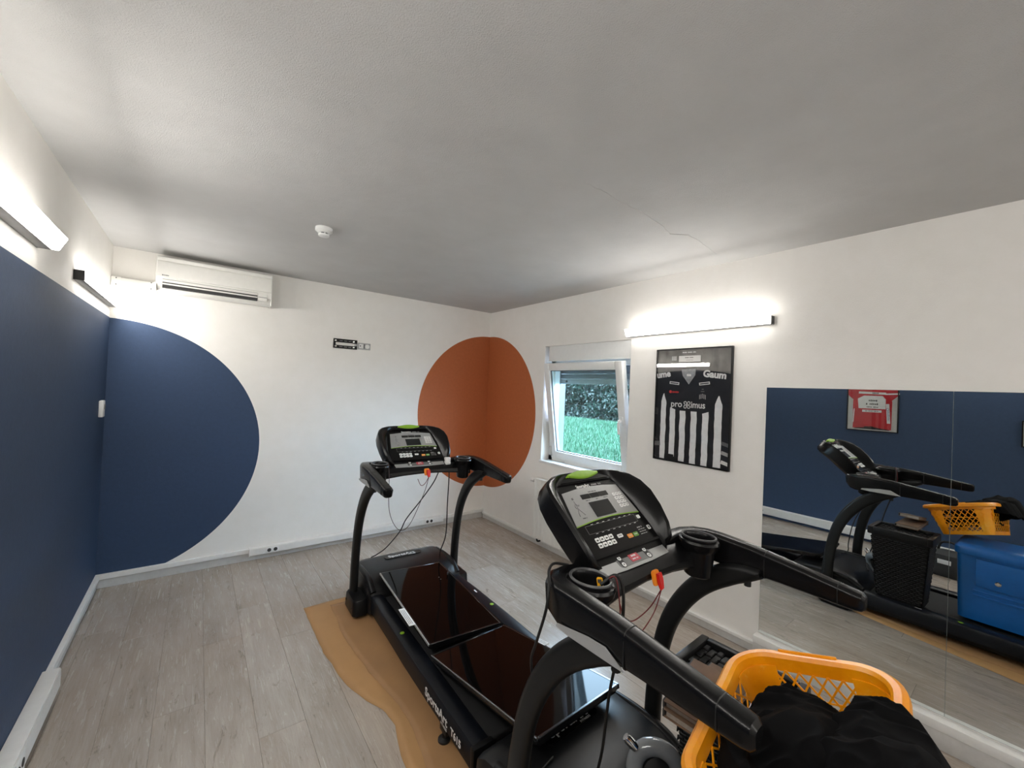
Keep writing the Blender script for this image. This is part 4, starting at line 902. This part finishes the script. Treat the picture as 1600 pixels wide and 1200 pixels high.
# ------------------------------------------------------------------ blue storage box
bb_ = thing('storage_box', 'large blue plastic box with a clasped flap under the yellow crate', 'storage box', rigid((1.275, .045, .153), .03))
def tpr(w0, d0, w1, d1, z0, z1, mat, name, par, r=.03):
    bm = bmesh.new(); loft(bm, [[(a, b, z0+(z1-z0)*t) for a, b in rrect(w0+(w1-w0)*t, d0+(d1-d0)*t, r, 4)] for t in (0, .03, .5, 1)]); return bm_link(name, bm, mat, par, True)
tpr(.32, .56, .335, .58, 0, .430, M_BLUEBOX, 'body', bb_)
bm = bmesh.new(); loft(bm, [[(a, b, z) for a, b in rrect(w, d_, .035, 4)] for w, d_, z in ((.355, .600, .430), (.36, .606, .437), (.355, .602, .476), (.32, .57, .496), (.26, .51, .501))]); bm_link('lid', bm, M_BLUEBOX, bb_, True)
flp = bx('flap', .164, .180, -.20, .20, .235, .415, M_BLUEBOX, bb_, .006)
for y in (-.10, .10):
    bm = bmesh.new(); lathe(bm, [(.014, 0), (.014, .003), (.009, .004), (.008, .001)], 18, frame_mtx((.180, y, .285), (0, 1, 0), (0, 0, 1))); bm_link('eyelet', bm, M_CHR, flp, True)
for z in (.165, .195): bx('rib', .161, .172, -.21, .21, z, z+.012, M_BLUEBOX, bb_, .004)

# ------------------------------------------------------------------ yellow crate
CH = .200
CROT = Matrix.Rotation(.13, 4, 'Z') @ Matrix.Rotation(-.30, 4, 'X') @ Matrix.Rotation(-.141, 4, 'Y')
crm = Matrix.Translation((1.084, .325, .861)) @ CROT @ Matrix.Translation((0, 0, -CH-.008))
cr = thing('laundry_crate', 'yellow plastic crate with lattice sides full of black clothes', 'crate', crm)
CW, CDp = .232, .167      # half sizes at rim, height
BW, BDp = .195, .130
def cw(t): return BW+(CW-BW)*t
def cdp(t): return BDp+(CDp-BDp)*t
bm = bmesh.new(); rings = []
loop = lambda g, z, r: [(a, b, z) for a, b in rrect(2*(CW+g), 2*(CDp+g), r, 8)]
prf = [(0, CH-.032), (.003, CH-.032), (.004, CH-.006), (.022, CH-.008), (.026, CH-.016), (.029, CH-.012), (.028, CH+.002), (.018, CH+.010), (.004, CH+.010), (-.003, CH+.002), (-.003, CH-.032)]
rs = [loop(g, z, .075+g) for g, z in prf]; rv = [[bm.verts.new(p) for p in r_] for r_ in rs]; nn = len(rs[0])
for a, b in zip(rv, rv[1:]+rv[:1]):
    for i in range(nn): bm.faces.new((a[i], a[(i+1) % nn], b[(i+1) % nn], b[i]))
rim = bm_link('rim', bm, M_CRATE, cr, True)
bx('label_tab', -.06, .075, 0, .008, CH-.004, CH+.014, M_CRATE, rim, .003, mtx=frame_mtx((CW+.023, 0, 0), (0, 1, 0), (-1, 0, 0)))
bm = bmesh.new()
def ring_band(t0, t1, th_):
    a0 = [(a, b, CH*t0) for a, b in rrect(2*cw(t0), 2*cdp(t0), .035+.04*t0, 8)]; a1 = [(a, b, CH*t1) for a, b in rrect(2*cw(t1), 2*cdp(t1), .035+.04*t1, 8)]
    b0 = [(a, b, CH*t0) for a, b in rrect(2*cw(t0)-2*th_, 2*cdp(t0)-2*th_, .035+.04*t0-th_, 8)]; b1 = [(a, b, CH*t1) for a, b in rrect(2*cw(t1)-2*th_, 2*cdp(t1)-2*th_, .035+.04*t1-th_, 8)]
    rv_ = [[bm.verts.new(p) for p in r_] for r_ in (a0, a1, b1, b0)]; n_ = len(a0)
    for x_, y_ in zip(rv_, rv_[1:]+rv_[:1]):
        for i in range(n_): bm.faces.new((x_[i], x_[(i+1) % n_], y_[(i+1) % n_], y_[i]))
ring_band(0, .12, .003)
bm_link('wall_band', bm, M_CRATE, cr, True)
bx('base_panel', -BW+.01, BW-.01, -BDp+.01, BDp-.01, .0, .004, M_CRATE, cr)
for q_ in range(4):   # solid rounded corners
    bm = bmesh.new(); rings = []
    for t in (.1, .5, .9):
        loopo = rrect(2*cw(t), 2*cdp(t), .035+.04*t, 8)[q_*9:q_*9+9]; loopi = rrect(2*cw(t)-.006, 2*cdp(t)-.006, .032+.04*t, 8)[q_*9:q_*9+9]
        sx, sy = ((1, 1), (-1, 1), (-1, -1), (1, -1))[q_]
        ext0 = (loopo[0][0]-(0 if q_ % 2 == 0 else sx*.008), loopo[0][1]-(sy*.008 if q_ % 2 == 0 else 0)); ext1 = (loopo[-1][0]-(sx*.008 if q_ % 2 == 0 else 0), loopo[-1][1]-(0 if q_ % 2 == 0 else sy*.008))
        full = [ext0]+loopo+[ext1]
        inn = [(p[0]*(1-.003/max(abs(p[0]), .01)) if abs(abs(p[0])-cw(t)) < .03 else p[0], p[1]*(1-.003/max(abs(p[1]), .01)) if abs(abs(p[1])-cdp(t)) < .03 else p[1]) for p in full]
        rings.append([(a, b, CH*t) for a, b in full]+[(a, b, CH*t) for a, b in inn[::-1]])
    loft(bm, rings); bm_link('corner_post', bm, M_CRATE, cr, True)
def side_pt(side, s, t):
    if side == 0: return Vector((cw(t)-.0015, s*(cdp(t)-.034), CH*t))
    if side == 1: return Vector((s*(cw(t)-.034), cdp(t)-.0015, CH*t))
    if side == 2: return Vector((-cw(t)+.0015, s*(cdp(t)-.034), CH*t))
    return Vector((s*(cw(t)-.034), -cdp(t)+.0015, CH*t))
for side in range(4):
    bm = bmesh.new(); nrm = ((1, 0, -.2), (0, 1, -.2), (-1, 0, -.2), (0, -1, -.2))[side]; nrm = Vector(nrm).normalized()
    def strip(a, b, wd=.0045, th_=.003):
        d_ = (b-a).normalized(); sd_ = d_.cross(nrm).normalized(); vs2 = []
        for p in (a, b):
            for k1, k2 in ((-1, -1), (1, -1), (1, 1), (-1, 1)): vs2.append(bm.verts.new(p+sd_*wd/2*k1+nrm*th_/2*k2))
        for f_ in ((0, 1, 2, 3), (7, 6, 5, 4), (0, 4, 5, 1), (1, 5, 6, 2), (2, 6, 7, 3), (3, 7, 4, 0)): bm.faces.new([vs2[i] for i in f_])
    t0, t1 = .12, .86; nd = 8
    for k in range(-4, nd+1):
        for sg in (1, -1):
            s0 = -1+2*k/nd; s1 = s0+4*2/nd; ta, tb_ = 0.0, 1.0
            if s0 < -1: ta = (-1-s0)/(s1-s0); s0_ = -1
            else: s0_ = s0
            if s1 > 1: tb_ = (1-s0)/(s1-s0); s1_ = 1
            else: s1_ = s1
            if tb_-ta < .05: continue
            strip(side_pt(side, sg*s0_, t0+(t1-t0)*ta), side_pt(side, sg*s1_, t0+(t1-t0)*tb_))
    for t in (.35, .57): strip(side_pt(side, -1, t), side_pt(side, 1, t), .004)
    bm_link('lattice_panel', bm, M_CRATE, cr)
# black clothes heaped in it
cl = thing('clothes_pile', 'heap of crumpled black clothes overflowing the yellow crate', 'clothes', crm)
def cloth(name, cx, cy, rx, ry, z0, amp, seed, drop=.05, n=110):
    vv = []; ff = []
    for i in range(n+1):
        for j in range(n+1):
            s = -1+2*i/n; t = -1+2*j/n
            # square to disc
            x = s*math.sqrt(1-t*t/2); y = t*math.sqrt(1-s*s/2); r_ = math.hypot(x, y)
            wob = 1+.10*noise.noise((math.atan2(y, x)*1.3, seed, 0))*r_
            px_, py_ = cx+rx*x*wob, cy+ry*y*wob
            q1 = noise.noise((px_*5+seed, py_*5, .3)); q2 = 1-abs(noise.noise((px_*9+q1*1.2, py_*9-seed, 1.7)))*2; q3 = 1-abs(noise.noise((px_*19+q1*2, py_*15+seed, 5)))*2
            z = z0+amp*(1-r_**2.2)+.040*q1+.022*q2*(.3+.7*(1-r_*.4))+.010*q3-drop*max(0, r_-.8)/.2
            vv.append((px_, py_, z))
    for i in range(n):
        for j in range(n): ff.append((i*(n+1)+j, (i+1)*(n+1)+j, (i+1)*(n+1)+j+1, i*(n+1)+j+1))
    o = pyd(name, vv, ff, M_CLOTH, cl, 'all'); md = o.modifiers.new('thick', 'SOLIDIFY'); md.thickness = .004; md.offset = -1; return o
cloth('garment', 0, 0, .198, .135, .045, .03, 31.7, -.06)
cloth('garment', 0, 0, .208, .145, .095, .03, 41.7, .02)
cloth('garment', -.02, .015, .195, .148, .150, .060, 1.1, .03)
cloth('garment', -.06, -.02, .15, .12, .180, .055, 7.7, .05)
cloth('garment', .00, -.150, .15, .105, .185, .045, 13.9, .07)
cloth('garment', -.10, -.15, .15, .12, .185, .05, 21.3, .08)

# ------------------------------------------------------------------ grey ring hose on the hood, bag on the floor
hs = thing('grey_hose', 'glossy grey curved hose with a chrome collar on the near treadmill', 'hose', frame_mtx((1.288, .778, .292), (.80, -.58, .1), (.10, .25, .95)))
bm = bmesh.new(); pts = [(.074*math.cos(a), .074*math.sin(a), .008*math.sin(2*a)) for a in [PI*1.28-2*PI*.90*k/20 for k in range(21)]]; tube(bm, pts, .028, 14, 3); bm_link('tube', bm, M_GREY, hs, 'all')
bm = bmesh.new(); lathe(bm, [(.016, 0), (.016, .035), (.012, .045)], 16, frame_mtx((-.060, .076, 0), (0, 0, 1), (.75, .66, 0))); bm_link('collar', bm, M_CHR, hs, True)
bm = bmesh.new(); lathe(bm, [(.036, -.02), (.047, -.01), (.047, .01), (.026, .022)], 20); bm_link('core', bm, M_RUB, hs, True)
bg_ = thing('grey_bag', 'dark grey bag standing on the floor by the blue wall', 'bag', rigid((-.02, .50, 0), .1))
bm = bmesh.new(); loft(bm, [[(a, b, z) for a, b in rrect(w, d_, .05, 4)] for w, d_, z in ((.16, .24, 0), (.19, .28, .02), (.20, .29, .12), (.17, .25, .20), (.10, .16, .23))]); bm_link('body', bm, plain('bag_grey', (.035, .036, .037, 1), .8, bmp=.3), bg_, True)
cord('handle', [(.0, -.08, .21), (.0, -.05, .30), (0, .05, .30), (0, .08, .21)], .010, M_RUB, bg_); bx('white_label', .094, .101, -.03, .06, .12, .16, M_TXT, bg_, .002)
